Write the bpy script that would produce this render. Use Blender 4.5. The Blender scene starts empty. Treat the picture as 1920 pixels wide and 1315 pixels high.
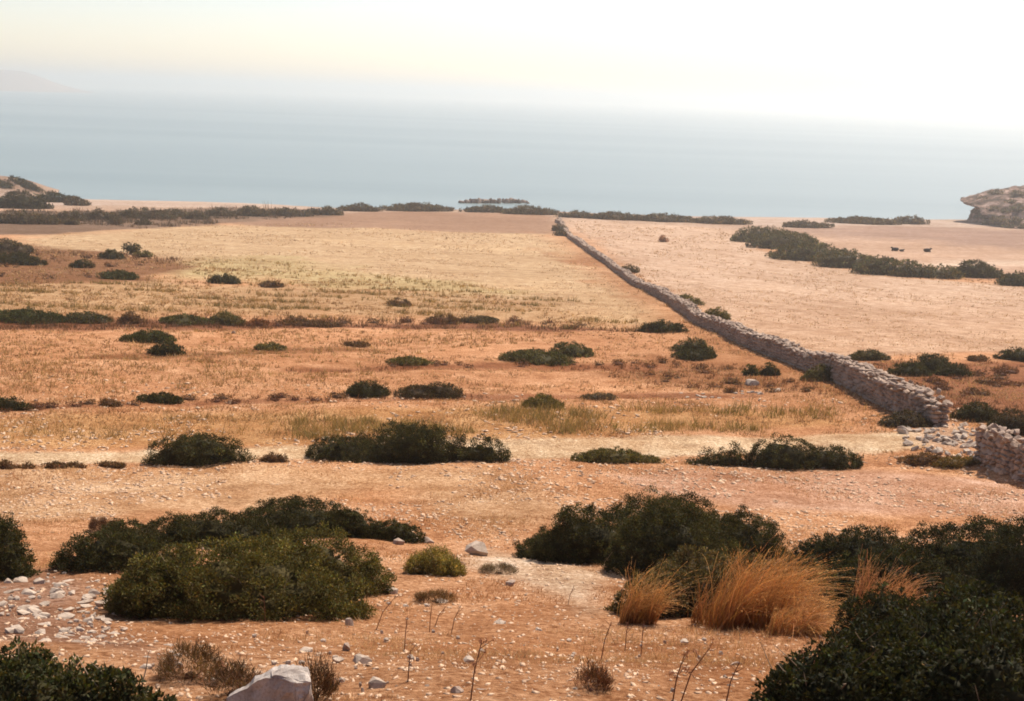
import bpy, bmesh, math
import numpy as np
from mathutils import Vector, Matrix

rng = np.random.default_rng(11)
rad = math.radians
sc = bpy.context.scene
COL = sc.collection

# ------------------------------------------------------------------ camera
IW, IH, F = 1920.0, 1315.0, 2059.0
CAMZ, PITCH, ROLL = 30.0, 13.0, 1.95
cam_d = bpy.data.cameras.new('camera')
cam = bpy.data.objects.new('camera', cam_d)
COL.objects.link(cam)
cam_d.sensor_width = 36.0
cam_d.lens = 36.0 * F / IW
cam_d.clip_start, cam_d.clip_end = 0.1, 60000.0
RM = Matrix.Rotation(rad(90 - PITCH), 3, 'X') @ Matrix.Rotation(rad(ROLL), 3, 'Z')
cam.matrix_world = Matrix.Translation((0, 0, CAMZ)) @ RM.to_4x4()
sc.camera = cam
RN = np.array(RM)

# ------------------------------------------------------------------ sky, sun, exposure
SUN_AZ, SUN_EL = 37.0, 53.0        # degrees clockwise from the view direction, above horizon
world = bpy.data.worlds.new('World')
sc.world = world
world.use_nodes = True
wn, wl = world.node_tree.nodes, world.node_tree.links
wn.clear()
sky = wn.new('ShaderNodeTexSky')
sky.sky_type = 'NISHITA'
sky.sun_disc = False
sky.sun_elevation = rad(SUN_EL)
sky.sun_rotation = rad(SUN_AZ)
sky.air_density, sky.dust_density, sky.ozone_density = 1.0, 0.5, 1.0
tint = wn.new('ShaderNodeMix'); tint.data_type = 'RGBA'; tint.blend_type = 'MULTIPLY'
tint.inputs[0].default_value = 1.0
tint.inputs[7].default_value = (1.0, 0.875, 0.84, 1)
bg = wn.new('ShaderNodeBackground'); bg.inputs[1].default_value = 0.105
wo = wn.new('ShaderNodeOutputWorld')
wl.new(sky.outputs[0], tint.inputs[6]); wl.new(tint.outputs[2], bg.inputs[0]); wl.new(bg.outputs[0], wo.inputs[0])

sun_d = bpy.data.lights.new('sun', 'SUN')
sun_d.energy, sun_d.angle, sun_d.color = 4.3, rad(0.7), (1.0, 0.92, 0.82)
sun = bpy.data.objects.new('sun', sun_d)
COL.objects.link(sun)
sdir = Vector((math.sin(rad(SUN_AZ)) * math.cos(rad(SUN_EL)), math.cos(rad(SUN_AZ)) * math.cos(rad(SUN_EL)), math.sin(rad(SUN_EL))))
sun.rotation_euler = sdir.to_track_quat('Z', 'Y').to_euler()
sun.location = (60, 40, 120)

vs = sc.view_settings
vs.view_transform, vs.look, vs.exposure, vs.gamma = 'Standard', 'None', 0.70, 1.0
vs.use_curve_mapping = False
sc.render.film_transparent = False
sc.cycles.use_denoising = True
sc.cycles.filter_width = 1.8
sc.cycles.max_bounces = 6
sc.cycles.volume_bounces = 2
sc.cycles.transparent_max_bounces = 8

# ------------------------------------------------------------------ helpers
def hash2(ix, iy, seed):
    h = (ix.astype(np.int64) * 374761393 + iy.astype(np.int64) * 668265263 + seed * 982451653) & 0xffffffff
    h = ((h ^ (h >> 13)) * 1274126177) & 0xffffffff
    return ((h ^ (h >> 16)) & 0xffffff) / float(0xffffff)

def vnoise(x, y, seed=0):
    """smooth value noise, -1..1"""
    x = np.asarray(x, float); y = np.asarray(y, float)
    ix, iy = np.floor(x), np.floor(y)
    fx, fy = x - ix, y - iy
    fx, fy = fx * fx * (3 - 2 * fx), fy * fy * (3 - 2 * fy)
    a, b = hash2(ix, iy, seed), hash2(ix + 1, iy, seed)
    c, d = hash2(ix, iy + 1, seed), hash2(ix + 1, iy + 1, seed)
    return ((a + (b - a) * fx) * (1 - fy) + (c + (d - c) * fx) * fy) * 2 - 1

def vnoise3(p, seed=0):
    return (vnoise(p[:, 0] + 3.1 * p[:, 2], p[:, 1] - 1.7 * p[:, 2], seed) + vnoise(p[:, 1] + 11.3 + 2.3 * p[:, 0], p[:, 2] * 1.3 + p[:, 0], seed + 5)) * 0.6

def sstep(t):
    t = np.clip(t, 0, 1)
    return t * t * (3 - 2 * t)

def mesh_np(name, V, Fc, mat=None, col=None, smooth=False):
    V = np.ascontiguousarray(V, dtype=np.float32); Fc = np.ascontiguousarray(Fc, dtype=np.int32)
    m = bpy.data.meshes.new(name)
    k = Fc.shape[1]
    m.vertices.add(len(V)); m.vertices.foreach_set('co', V.ravel())
    m.loops.add(Fc.size); m.loops.foreach_set('vertex_index', Fc.ravel())
    m.polygons.add(len(Fc)); m.polygons.foreach_set('loop_start', np.arange(0, Fc.size, k, dtype=np.int32))
    if smooth:
        m.polygons.foreach_set('use_smooth', np.ones(len(Fc), dtype=bool))
    if col is not None:
        a = m.color_attributes.new('col', 'FLOAT_COLOR', 'POINT')
        c4 = np.ones((len(V), 4), np.float32); c4[:, :3] = col
        a.data.foreach_set('color', c4.ravel())
    m.update(calc_edges=True)
    if mat: m.materials.append(mat)
    return m

def link(name, data, parent=None, loc=(0, 0, 0)):
    o = bpy.data.objects.new(name, data)
    COL.objects.link(o)
    o.location = loc
    if parent is not None: o.parent = parent
    return o

def tag(o, label, cat=None, group=None, kind=None):
    o['label'] = label
    if cat: o['category'] = cat
    if group: o['group'] = group
    if kind: o['kind'] = kind
    return o

# ------------------------------------------------------------------ terrain
_py = [-20, 0, 3, 6, 8, 12, 18, 25, 33, 41, 60, 80, 110, 150, 200, 250, 300, 325, 360, 440]
_pz = [30.5, 28.4, 27.55, 26.5, 25.65, 24.1, 22.25, 20.7, 19.4, 18.3, 16.2, 14.2, 11.6, 8.6, 5.8, 3.7, 1.6, 0.0, -1.8, -3.6]
_yy = np.linspace(-20, 440, 4601)
_raw = np.interp(_yy, _py, _pz)
def _smooth(a, n):
    k = np.hanning(2 * n + 1); k /= k.sum()
    return np.convolve(np.pad(a, n, 'reflect', reflect_type='odd'), k, 'valid')
_s1, _s2 = _smooth(_raw, 18), _smooth(_raw, 120)
_w = sstep((_yy - 15) / 35)
_prof = _s1 * (1 - _w) + _s2 * _w
TERR = []          # (xs, ys, drop, width)
def sea_hit(px, py):
    v = RN @ np.array([(px - IW / 2) / F, (IH / 2 - py) / F, -1.0])
    return v[0] * -CAMZ / v[2], v[1] * -CAMZ / v[2]
_sh = np.array([sea_hit(*p) for p in [(-300, 356), (20, 366), (170, 374), (330, 379), (600, 388), (960, 396), (1300, 405), (1740, 411), (2100, 416)]])
def lhead(x, y):
    return 4.4 * sstep((-124 - x) / 13) * np.exp(-((y - 300) / 15) ** 2) * (1 + 0.18 * vnoise(x * 0.12, y * 0.12, 8))

def height(x, y, fine=True):
    x = np.asarray(x, float); y = np.asarray(y, float)
    z = np.interp(y + (325 - np.interp(x, _sh[:, 0], _sh[:, 1])) * sstep((y - 150) / 130), _yy, _prof)
    for xs, ys, d, w in TERR:
        yl = np.interp(x, xs, ys) + 0.25 * vnoise(x * 0.5, x * 0 + d * 9, 3)
        u = y - yl
        fade = sstep((x - xs[0]) / 5 + 0.5) * sstep((xs[-1] - x) / 5 + 0.5)
        z = z - d * fade * sstep(u / 0.45) * np.exp(-np.maximum(u, 0) / w)
    # left headland, a low rise by the shore
    z = z + lhead(x, y)
    sy = np.clip((y - 60) / 200, 0, 1)
    z = z + sy * 0.5 * vnoise(x / 38, y / 45, 4) * np.clip((325 - y) / 60, 0, 1)
    z = z + 0.10 * vnoise(x / 3.1, y / 3.1, 5) * np.clip(1.3 - y / 120, 0.25, 1)
    if fine:
        f = np.clip(1 - y / 70, 0, 1)
        z = z + f * (0.045 * vnoise(x / 0.9, y / 0.9, 6) + 0.018 * vnoise(x / 0.3, y / 0.3, 7))
    return z

_T = np.concatenate([np.linspace(3, 60, 240), np.geomspace(60.2, 900, 400)])
def ray(px, py):
    v = RN @ np.array([(px - IW / 2) / F, (IH / 2 - py) / F, -1.0])
    return v
def at(px, py):
    """ground point seen at a pixel of the photograph"""
    v = ray(px, py)
    X, Y, Z = v[0] * _T, v[1] * _T, CAMZ + v[2] * _T
    d = Z - np.maximum(height(X, Y, False), 0.0 * X)
    i = np.argmax(d < 0)
    if d[i] >= 0: i = len(_T) - 1
    if i == 0: t = _T[0]
    else:
        tt = np.linspace(_T[i - 1], _T[i], 13)
        d = CAMZ + v[2] * tt - np.maximum(height(v[0] * tt, v[1] * tt, False), 0.0)
        i = max(int(np.argmax(d < 0)), 1)
        t = tt[i - 1] + (tt[i] - tt[i - 1]) * d[i - 1] / max(d[i - 1] - d[i], 1e-9)
    return np.array([v[0] * t, v[1] * t, CAMZ + v[2] * t])
def depth(p):
    return float(-(RN.T @ (np.asarray(p) - np.array([0, 0, CAMZ])))[2])

def terrace(pts, drop, w):
    P = np.array([at(*p)[:2] for p in pts])
    P = P[np.argsort(P[:, 0])]
    TERR_NEW.append((P[:, 0], P[:, 1], drop, w))
TERR_NEW = []
terrace([(-500, 890), (0, 874), (300, 870), (560, 866), (950, 864), (1280, 868), (1640, 872), (1800, 886), (1960, 925), (2200, 985)], 0.75, 7)
terrace([(-300, 785), (0, 771), (200, 765), (420, 757), (760, 748), (1000, 747), (1250, 742), (1450, 748)], 0.45, 7)
terrace([(540, 694), (760, 690), (940, 690), (1240, 695), (1400, 690)], 0.35, 8)
terrace([(150, 673), (300, 668), (640, 657), (820, 653)], 0.25, 7)
terrace([(-300, 616), (0, 613), (330, 613), (640, 613), (940, 613), (1240, 622)], 0.65, 12)
terrace([(-200, 537), (0, 533), (200, 530), (420, 529), (560, 537)], 0.4, 12)
TERR = TERR_NEW

# ------------------------------------------------------------------ materials
def new_mat(name):
    m = bpy.data.materials.new(name); m.use_nodes = True
    n, l = m.node_tree.nodes, m.node_tree.links
    n.clear()
    out = n.new('ShaderNodeOutputMaterial')
    return m, n, l, out

def noise_node(n, l, vec, scale, detail=6, rough=0.6, vscale=None):
    if vscale:
        mp = n.new('ShaderNodeMapping'); mp.inputs['Scale'].default_value = vscale
        l.new(vec, mp.inputs[0]); vec = mp.outputs[0]
    t = n.new('ShaderNodeTexNoise'); t.inputs['Scale'].default_value = scale
    t.inputs['Detail'].default_value = detail; t.inputs['Roughness'].default_value = rough
    l.new(vec, t.inputs['Vector'])
    return t.outputs[0]

def ramp(n, l, fac, stops):
    r = n.new('ShaderNodeValToRGB'); l.new(fac, r.inputs[0])
    e = r.color_ramp.elements
    while len(e) > 1: e.remove(e[-1])
    e[0].position, e[0].color = stops[0][0], (*stops[0][1], 1)
    for p, c in stops[1:]:
        q = e.new(p); q.color = (*c, 1)
    return r.outputs[0]

def mul(n, l, a, b, fac=1.0, mode='MULTIPLY'):
    m = n.new('ShaderNodeMix'); m.data_type = 'RGBA'; m.blend_type = mode
    m.clamp_result = False
    if isinstance(fac, (int, float)): m.inputs[0].default_value = fac
    else: l.new(fac, m.inputs[0])
    for s, k in ((a, 6), (b, 7)):
        if isinstance(s, tuple): m.inputs[k].default_value = (*s, 1)
        else: l.new(s, m.inputs[k])
    return m.outputs[2]

def attr(n, name='col'):
    a = n.new('ShaderNodeAttribute'); a.attribute_name = name
    return a.outputs['Color']

def geo_pos(n):
    return n.new('ShaderNodeNewGeometry').outputs['Position']

def principled(n, l, out, color, rough=0.95, spec=0.1, normal=None):
    p = n.new('ShaderNodeBsdfPrincipled')
    if isinstance(color, tuple): p.inputs['Base Color'].default_value = (*color, 1)
    else: l.new(color, p.inputs['Base Color'])
    p.inputs['Roughness'].default_value = rough
    p.inputs['Specular IOR Level'].default_value = spec
    if normal is not None: l.new(normal, p.inputs['Normal'])
    l.new(p.outputs[0], out.inputs['Surface'])
    return p

def bump(n, l, h, strength, dist):
    b = n.new('ShaderNodeBump'); b.inputs['Strength'].default_value = strength; b.inputs['Distance'].default_value = dist
    l.new(h, b.inputs['Height'])
    return b.outputs[0]

def g3(v): return (v, v, v)

def make_ground_mat(name='dry_ground', turn=0.0):
    m, n, l, out = new_mat(name)
    pos = geo_pos(n)
    tr = n.new('ShaderNodeMapping'); tr.inputs['Rotation'].default_value = (0, 0, turn)
    l.new(pos, tr.inputs[0])
    c = attr(n)
    big = ramp(n, l, noise_node(n, l, pos, 0.06, 5, 0.6), [(0.3, (0.84, 0.80, 0.76)), (0.55, g3(1.0)), (0.75, (1.12, 1.12, 1.1))])
    mid = ramp(n, l, noise_node(n, l, pos, 0.9, 8, 0.72), [(0.30, (0.52, 0.42, 0.36)), (0.46, (0.90, 0.84, 0.79)), (0.58, (1.08, 1.10, 1.14)), (0.72, (1.3, 1.42, 1.58))])
    fin = ramp(n, l, noise_node(n, l, pos, 9.0, 8, 0.75), [(0.36, (0.42, 0.30, 0.23)), (0.45, (0.90, 0.85, 0.80)), (0.54, (1.08, 1.10, 1.12)), (0.63, (1.42, 1.58, 1.75))])
    row = ramp(n, l, noise_node(n, l, tr.outputs[0], 1.0, 6, 0.65, (0.05, 0.55, 0.3)), [(0.34, (0.80, 0.74, 0.68)), (0.52, g3(1.0)), (0.7, (1.12, 1.14, 1.16))])
    spk = ramp(n, l, noise_node(n, l, pos, 21.0, 3, 0.6), [(0.36, (0.52, 0.40, 0.33)), (0.45, (0.97, 0.95, 0.93)), (0.57, (1.03, 1.03, 1.03)), (0.66, (1.4, 1.55, 1.75))])
    c = mul(n, l, c, spk, 0.75)
    c = mul(n, l, c, big); c = mul(n, l, c, mid, 0.8); c = mul(n, l, c, fin, 0.9); c = mul(n, l, c, row, 0.7)
    nb = noise_node(n, l, pos, 6.0, 9, 0.75)
    principled(n, l, out, c, 0.97, 0.05, bump(n, l, nb, 0.9, 0.12))
    return m

def make_leaf_mat(name, trans=0.25, tcol=(1.6, 1.4, 0.6)):
    m, n, l, out = new_mat(name)
    c = attr(n)
    d = n.new('ShaderNodeBsdfPrincipled'); l.new(c, d.inputs['Base Color'])
    d.inputs['Roughness'].default_value = 0.7; d.inputs['Specular IOR Level'].default_value = 0.1
    t = n.new('ShaderNodeBsdfTranslucent')
    l.new(mul(n, l, c, tcol), t.inputs[0])
    mx = n.new('ShaderNodeMixShader'); mx.inputs[0].default_value = trans
    l.new(d.outputs[0], mx.inputs[1]); l.new(t.outputs[0], mx.inputs[2]); l.new(mx.outputs[0], out.inputs[0])
    return m

def make_stone_mat(name, base, var=1.0, scale=1.0):
    m, n, l, out = new_mat(name)
    pos = geo_pos(n)
    a = ramp(n, l, noise_node(n, l, pos, 2.3 * scale, 2, 0.5), [(0.3, (0.66, 0.62, 0.60)), (0.5, g3(0.98)), (0.7, (1.2, 1.2, 1.18))])
    b = ramp(n, l, noise_node(n, l, pos, 22 * scale, 8, 0.7), [(0.32, (0.55, 0.5, 0.47)), (0.5, g3(1.0)), (0.7, g3(1.15))])
    c = mul(n, l, base, a, var); c = mul(n, l, c, b, 0.75)
    principled(n, l, out, c, 0.92, 0.15, bump(n, l, noise_node(n, l, pos, 30 * scale, 8, 0.7), 0.5, 0.02 / scale))
    return m

M_GROUND = make_ground_mat()
M_LEAF = make_leaf_mat('shrub_leaf')
M_GRASS = make_leaf_mat('dry_grass_blade', 0.3, (1.25, 1.08, 0.85))
M_STONE = make_stone_mat('limestone', (0.37, 0.265, 0.195))
M_PALE = make_stone_mat('pale_limestone', (0.44, 0.34, 0.255), 1.0, 2.0)
M_CHIP = make_stone_mat('stone_chip', (0.56, 0.375, 0.24), 1.0, 3.0)
M_CLIFF = make_stone_mat('cliff_rock', (0.34, 0.25, 0.20), 1.0, 0.12)
def make_headland():
    m, n, l, out = new_mat('headland_rock')
    pos = geo_pos(n)
    c = ramp(n, l, noise_node(n, l, pos, 0.35, 6, 0.65), [(0.40, (0.07, 0.052, 0.036)), (0.50, (0.18, 0.115, 0.085)), (0.58, (0.31, 0.205, 0.16)), (0.70, (0.44, 0.32, 0.26))])
    c = mul(n, l, c, ramp(n, l, noise_node(n, l, pos, 3.0, 7, 0.7), [(0.33, g3(0.5)), (0.5, g3(1.0)), (0.7, g3(1.2))]), 0.8)
    principled(n, l, out, c, 0.95, 0.05, bump(n, l, noise_node(n, l, pos, 1.2, 8, 0.7), 0.8, 0.6))
    return m
M_HEAD = make_headland()
M_REEF = make_stone_mat('reef_rock', (0.27, 0.195, 0.15), 1.0, 0.4)

def make_bark():
    m, n, l, out = new_mat('bark')
    pos = geo_pos(n)
    c = ramp(n, l, noise_node(n, l, pos, 14, 5), [(0.3, (0.05, 0.03, 0.02)), (0.7, (0.15, 0.10, 0.065))])
    principled(n, l, out, c, 0.9)
    return m
M_BARK = make_bark()
def make_twig():
    m, n, l, out = new_mat('dead_twig')
    c = ramp(n, l, noise_node(n, l, geo_pos(n), 9, 4), [(0.35, (0.12, 0.075, 0.045)), (0.65, (0.34, 0.25, 0.17))])
    principled(n, l, out, c, 0.9)
    return m
M_TWIG = make_twig()

def make_sea():
    m, n, l, out = new_mat('sea_water')
    pos = geo_pos(n)
    band = noise_node(n, l, pos, 1.0, 4, 0.55, (0.0006, 0.006, 1.0))
    c = ramp(n, l, band, [(0.3, (0.135, 0.185, 0.18)), (0.55, (0.185, 0.235, 0.225)), (0.75, (0.235, 0.285, 0.265))])
    w1 = noise_node(n, l, pos, 0.35, 5, 0.6, (0.5, 1.0, 1.0))
    w2 = noise_node(n, l, pos, 0.03, 4, 0.6, (0.35, 1.0, 1.0))
    b2 = n.new('ShaderNodeBump'); b2.inputs['Strength'].default_value = 0.22; b2.inputs['Distance'].default_value = 1.5
    l.new(w2, b2.inputs['Height'])
    b1 = n.new('ShaderNodeBump'); b1.inputs['Strength'].default_value = 0.3; b1.inputs['Distance'].default_value = 0.3
    l.new(w1, b1.inputs['Height']); l.new(b2.outputs[0], b1.inputs['Normal'])
    p = principled(n, l, out, c, 0.32, 0.5, b1.outputs[0])
    p.inputs['IOR'].default_value = 1.33
    return m
M_SEA = make_sea()

# ------------------------------------------------------------------ ground sheets
def wpoly(pts):
    return np.array([at(*p)[:2] for p in pts])

def sdf(poly, X, Y):
    """signed distance to polygon, positive inside"""
    d2 = np.full(X.shape, 1e18); ins = np.zeros(X.shape, bool)
    n = len(poly)
    for i in range(n):
        ax, ay = poly[i]; bx, by = poly[(i + 1) % n]
        ex, ey = bx - ax, by - ay
        t = np.clip(((X - ax) * ex + (Y - ay) * ey) / (ex * ex + ey * ey + 1e-12), 0, 1)
        d2 = np.minimum(d2, (X - ax - t * ex) ** 2 + (Y - ay - t * ey) ** 2)
        if ay != by:
            c = ((ay > Y) != (by > Y)) & (X < (bx - ax) * (Y - ay) / (by - ay) + ax)
            ins ^= c
    d = np.sqrt(d2)
    return np.where(ins, d, -d)

P_TRACK = wpoly([(-400, 842), (0, 847), (270, 845), (520, 838), (930, 826), (1250, 817), (1500, 816), (1640, 812), (1760, 806), (1800, 800),
                 (1840, 822), (1760, 838), (1640, 850), (1500, 852), (1250, 858), (930, 859), (520, 863), (270, 868), (0, 872), (-400, 880)])
P_PALE = wpoly([(1062, 412), (1250, 421), (1370, 432), (1440, 472), (1560, 503), (1700, 521), (1920, 536), (2200, 552), (2200, 660), (1920, 660),
                (1600, 670), (1545, 680), (1440, 648), (1300, 577), (1200, 522), (1110, 455)])
P_STRAW = wpoly([(30, 447), (330, 424), (640, 418), (800, 432), (1035, 436), (1100, 478), (1230, 562), (1290, 600), (1200, 612), (800, 530),
                 (560, 522), (330, 488), (180, 474), (70, 468)])
P_GREEN = wpoly([(330, 488), (480, 487), (640, 505), (860, 530), (960, 545), (840, 552), (640, 542), (500, 530), (350, 515)])
P_ROWS = wpoly([(-300, 540), (300, 530), (560, 540), (900, 548), (1160, 570), (1230, 612), (900, 606), (400, 596), (0, 590), (-300, 590)])
P_FALLOW = wpoly([(420, 418), (640, 400), (760, 397), (1038, 404), (1040, 440), (860, 436), (700, 428), (500, 426)])
P_SCRUB = wpoly([(-300, 455), (0, 452), (70, 470), (180, 473), (340, 486), (300, 505), (250, 522), (0, 535), (-300, 540)])
P_BANDL = wpoly([(-300, 400), (0, 396), (230, 396), (420, 390), (600, 394), (640, 402), (430, 418), (330, 426), (90, 440), (-300, 446)])
P_EAST = wpoly([(1480, 430), (1640, 424), (1800, 428), (2200, 436), (2200, 470), (1900, 470), (1760, 455), (1560, 445)])
P_EAST2 = wpoly([(1480, 432), (2200, 440), (2200, 540), (1920, 530), (1700, 515), (1560, 480)])
P_EASTW = wpoly([(1660, 490), (1760, 496), (1800, 488), (2200, 490), (2200, 505), (1880, 500), (1780, 500)])
P_BEACH = wpoly([(-400, 392), (20, 391), (150, 385), (330, 389), (600, 392), (1050, 396), (1300, 412), (1480, 428), (1560, 422), (1800, 426), (2300, 424), (2300, 350), (1800, 350), (1300, 340), (700, 325), (-400, 300)])
P_HEATH = wpoly([(1560, 700), (1600, 684), (1800, 672), (2200, 676), (2200, 800), (1950, 800), (1830, 790), (1770, 760), (1700, 730)])
P_HEATH2 = wpoly([(1100, 700), (1240, 668), (1330, 676), (1480, 694), (1600, 745), (1500, 738), (1300, 730), (1180, 715)])
P_VERGE4 = wpoly([(-300, 590), (0, 592), (430, 598), (700, 603), (930, 603), (1240, 616), (1240, 626), (930, 617), (640, 616), (330, 617), (-300, 622)])
P_VERGE3 = wpoly([(500, 692), (760, 683), (940, 678), (1240, 686), (1240, 697), (940, 693), (760, 694), (540, 699)])
P_VERGE3B = wpoly([(100, 671), (300, 664), (640, 652), (820, 648), (820, 655), (640, 660), (300, 672)])
P_VERGE2 = wpoly([(-300, 770), (0, 757), (200, 754), (420, 748), (760, 742), (1000, 738), (1250, 734), (1450, 736), (1450, 750), (1000, 750), (420, 762), (0, 775), (-300, 790)])
P_NEARPINK = wpoly([(1050, 880), (1640, 880), (1830, 895), (2200, 970), (2200, 1000), (1800, 960), (1400, 960), (1150, 920)])
P_NEARTAN = wpoly([(-400, 885), (950, 868), (1100, 900), (1050, 990), (880, 1010), (700, 930), (300, 960), (-400, 1010)])
P_CREAM = wpoly([(890, 1020), (970, 1040), (1140, 1075), (1150, 1150), (1090, 1165), (1020, 1120), (930, 1075), (860, 1060)])
P_STONY = wpoly([(-300, 1080), (100, 1062), (210, 1090), (215, 1165), (330, 1215), (420, 1290), (330, 1290), (200, 1230), (0, 1210), (-300, 1210)])
P_WALLL = wpoly([(1055, 440), (1130, 490), (1235, 563), (1335, 623), (1475, 685), (1600, 740), (1740, 800), (1680, 800), (1540, 742), (1420, 690), (1300, 640), (1190, 570), (1090, 490)])
P_WHEATN = wpoly([(-400, 790), (0, 780), (600, 765), (1100, 760), (1560, 760), (1600, 800), (1200, 812), (600, 830), (0, 842), (-400, 850)])
P_GAP = wpoly([(1690, 790), (1760, 785), (1850, 815), (1830, 850), (1760, 845), (1690, 830)])

LAYERS = [  # polygon, albedo, softness as a share of distance, edge noise
    (P_ROWS, (0.42, 0.265, 0.13), 0.05, 0.03),
    (P_STRAW, (0.47, 0.315, 0.165), 0.03, 0.02),
    (P_GREEN, (0.42, 0.305, 0.14), 0.05, 0.05),
    (P_FALLOW, (0.30, 0.175, 0.10), 0.012, 0.008),
    (P_BANDL, (0.185, 0.115, 0.068), 0.012, 0.012),
    (P_SCRUB, (0.22, 0.105, 0.045), 0.02, 0.03),
    (P_PALE, (0.50, 0.335, 0.21), 0.015, 0.008),
    (P_EAST2, (0.45, 0.29, 0.18), 0.02, 0.02),
    (P_EAST, (0.31, 0.195, 0.13), 0.04, 0.03),
    (P_EASTW, (0.55, 0.40, 0.27), 0.015, 0.01),
    (P_BEACH, (0.45, 0.33, 0.235), 0.006, 0.008),
    (P_HEATH, (0.27, 0.12, 0.055), 0.02, 0.03),
    (P_HEATH2, (0.30, 0.14, 0.06), 0.03, 0.04),
    (P_WALLL, (0.36, 0.175, 0.075), 0.03, 0.03),
    (P_VERGE4, (0.22, 0.095, 0.045), 0.012, 0.02),
    (P_VERGE3, (0.27, 0.115, 0.05), 0.01, 0.015),
    (P_VERGE3B, (0.28, 0.13, 0.055), 0.008, 0.012),
    (P_VERGE2, (0.29, 0.13, 0.06), 0.008, 0.015),
    (P_WHEATN, (0.45, 0.25, 0.105), 0.02, 0.02),
    (P_NEARPINK, (0.48, 0.28, 0.17), 0.03, 0.03),
    (P_NEARTAN, (0.48, 0.295, 0.155), 0.04, 0.04),
    (P_CREAM, (0.60, 0.45, 0.30), 0.03, 0.03),
    (P_STONY, (0.34, 0.19, 0.115), 0.03, 0.03),
    (P_TRACK, (0.58, 0.43, 0.26), 0.005, 0.004),
    (P_GAP, (0.50, 0.34, 0.22), 0.015, 0.015),
]
_fa, _fb = at(1470, 485), at(1880, 534)
M_FIELD = make_ground_mat('harvested_field', -math.atan2(_fb[1] - _fa[1], _fb[0] - _fa[0]))
NR, NC = 600, 560
gy = -14 + np.geomspace(6, 434, NR)
gs = np.linspace(-1, 1, NC)
GX = gs[None, :] * (gy[:, None] + 25) * 0.78
GY = np.repeat(gy[:, None], NC, 1)
GZ = height(GX, GY)
X, Y = GX.ravel(), GY.ravel()
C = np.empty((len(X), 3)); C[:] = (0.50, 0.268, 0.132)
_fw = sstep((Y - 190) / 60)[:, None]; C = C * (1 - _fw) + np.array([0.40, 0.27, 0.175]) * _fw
wob = vnoise(X / 2.5, Y / 2.5, 21) * 0.6 + vnoise(X / 9, Y / 9, 22)
D = np.maximum(Y, 5.0)
for poly, colr, soft, amp in LAYERS:
    s = sdf(poly, X, Y)
    w = sstep((s + wob * amp * D) / (2 * soft * D) + 0.5)[:, None]
    C = C * (1 - w) + np.array(colr) * w
w = sstep(lhead(X, Y) / 1.2)[:, None] * (0.75 + 0.25 * np.clip(wob, -1, 1))[:, None]
C = C * (1 - w) + np.array([0.24, 0.15, 0.092]) * w
# blotches of redder soil and paler straw on the near slope
bl = (vnoise(X / 1.7, Y / 1.7, 31) + 0.6 * vnoise(X / 0.6, Y / 0.6, 32))
nr = np.clip(1.4 - Y / 60, 0.2, 1)
C *= 1 + (nr * np.clip(bl, -1, 1))[:, None] * np.array([0.12, 0.20, 0.28])
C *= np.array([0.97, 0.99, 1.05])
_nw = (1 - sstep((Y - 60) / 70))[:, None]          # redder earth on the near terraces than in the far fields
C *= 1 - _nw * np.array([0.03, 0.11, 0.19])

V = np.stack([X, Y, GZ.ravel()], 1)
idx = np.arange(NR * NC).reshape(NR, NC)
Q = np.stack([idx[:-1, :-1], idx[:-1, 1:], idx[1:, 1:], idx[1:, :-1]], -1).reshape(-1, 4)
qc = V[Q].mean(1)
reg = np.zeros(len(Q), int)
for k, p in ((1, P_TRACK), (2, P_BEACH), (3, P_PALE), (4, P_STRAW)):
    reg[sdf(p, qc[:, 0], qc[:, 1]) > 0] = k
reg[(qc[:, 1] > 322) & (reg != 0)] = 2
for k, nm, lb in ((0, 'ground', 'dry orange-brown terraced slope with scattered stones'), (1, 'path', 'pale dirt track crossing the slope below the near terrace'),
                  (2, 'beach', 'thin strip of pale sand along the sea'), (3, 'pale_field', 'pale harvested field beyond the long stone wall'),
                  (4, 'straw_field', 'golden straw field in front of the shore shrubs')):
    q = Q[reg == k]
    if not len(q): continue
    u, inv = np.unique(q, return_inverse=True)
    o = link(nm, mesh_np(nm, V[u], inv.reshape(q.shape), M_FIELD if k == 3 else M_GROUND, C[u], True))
    tag(o, lb, kind='structure')

# ------------------------------------------------------------------ sea
sx = np.concatenate([-np.geomspace(13000, 260, 14), np.linspace(-200, 200, 9), np.geomspace(260, 13000, 14)])
sy_ = np.geomspace(260, 14000, 40)
SX, SY = np.meshgrid(sx, sy_)
sv = np.stack([SX.ravel(), SY.ravel(), np.zeros(SX.size)], 1)
si = np.arange(SX.size).reshape(SX.shape)
sq = np.stack([si[:-1, :-1], si[:-1, 1:], si[1:, 1:], si[1:, :-1]], -1).reshape(-1, 4)
tag(link('sea', mesh_np('sea', sv, sq, M_SEA)), 'calm grey-blue sea fading into haze', kind='structure')

# far headland on the horizon
hx = np.linspace(-2380, -1265, 60); hy = np.linspace(3000, 3650, 20)
HX, HY = np.meshgrid(hx, hy)
hz = 61 * sstep((-1285 - HX) / 215) * np.exp(-((HY - 3325) / 180) ** 2) * (1 + 0.08 * vnoise(HX / 100, HY / 100, 40)) - 2
hv = np.stack([HX.ravel(), HY.ravel(), hz.ravel()], 1)
hi = np.arange(HX.size).reshape(HX.shape)
hq = np.stack([hi[:-1, :-1], hi[:-1, 1:], hi[1:, 1:], hi[1:, :-1]], -1).reshape(-1, 4)
tag(link('hills', mesh_np('hills', hv, hq, M_CLIFF, None, True)), 'faint low headland far out on the hazy horizon', kind='structure')

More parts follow.
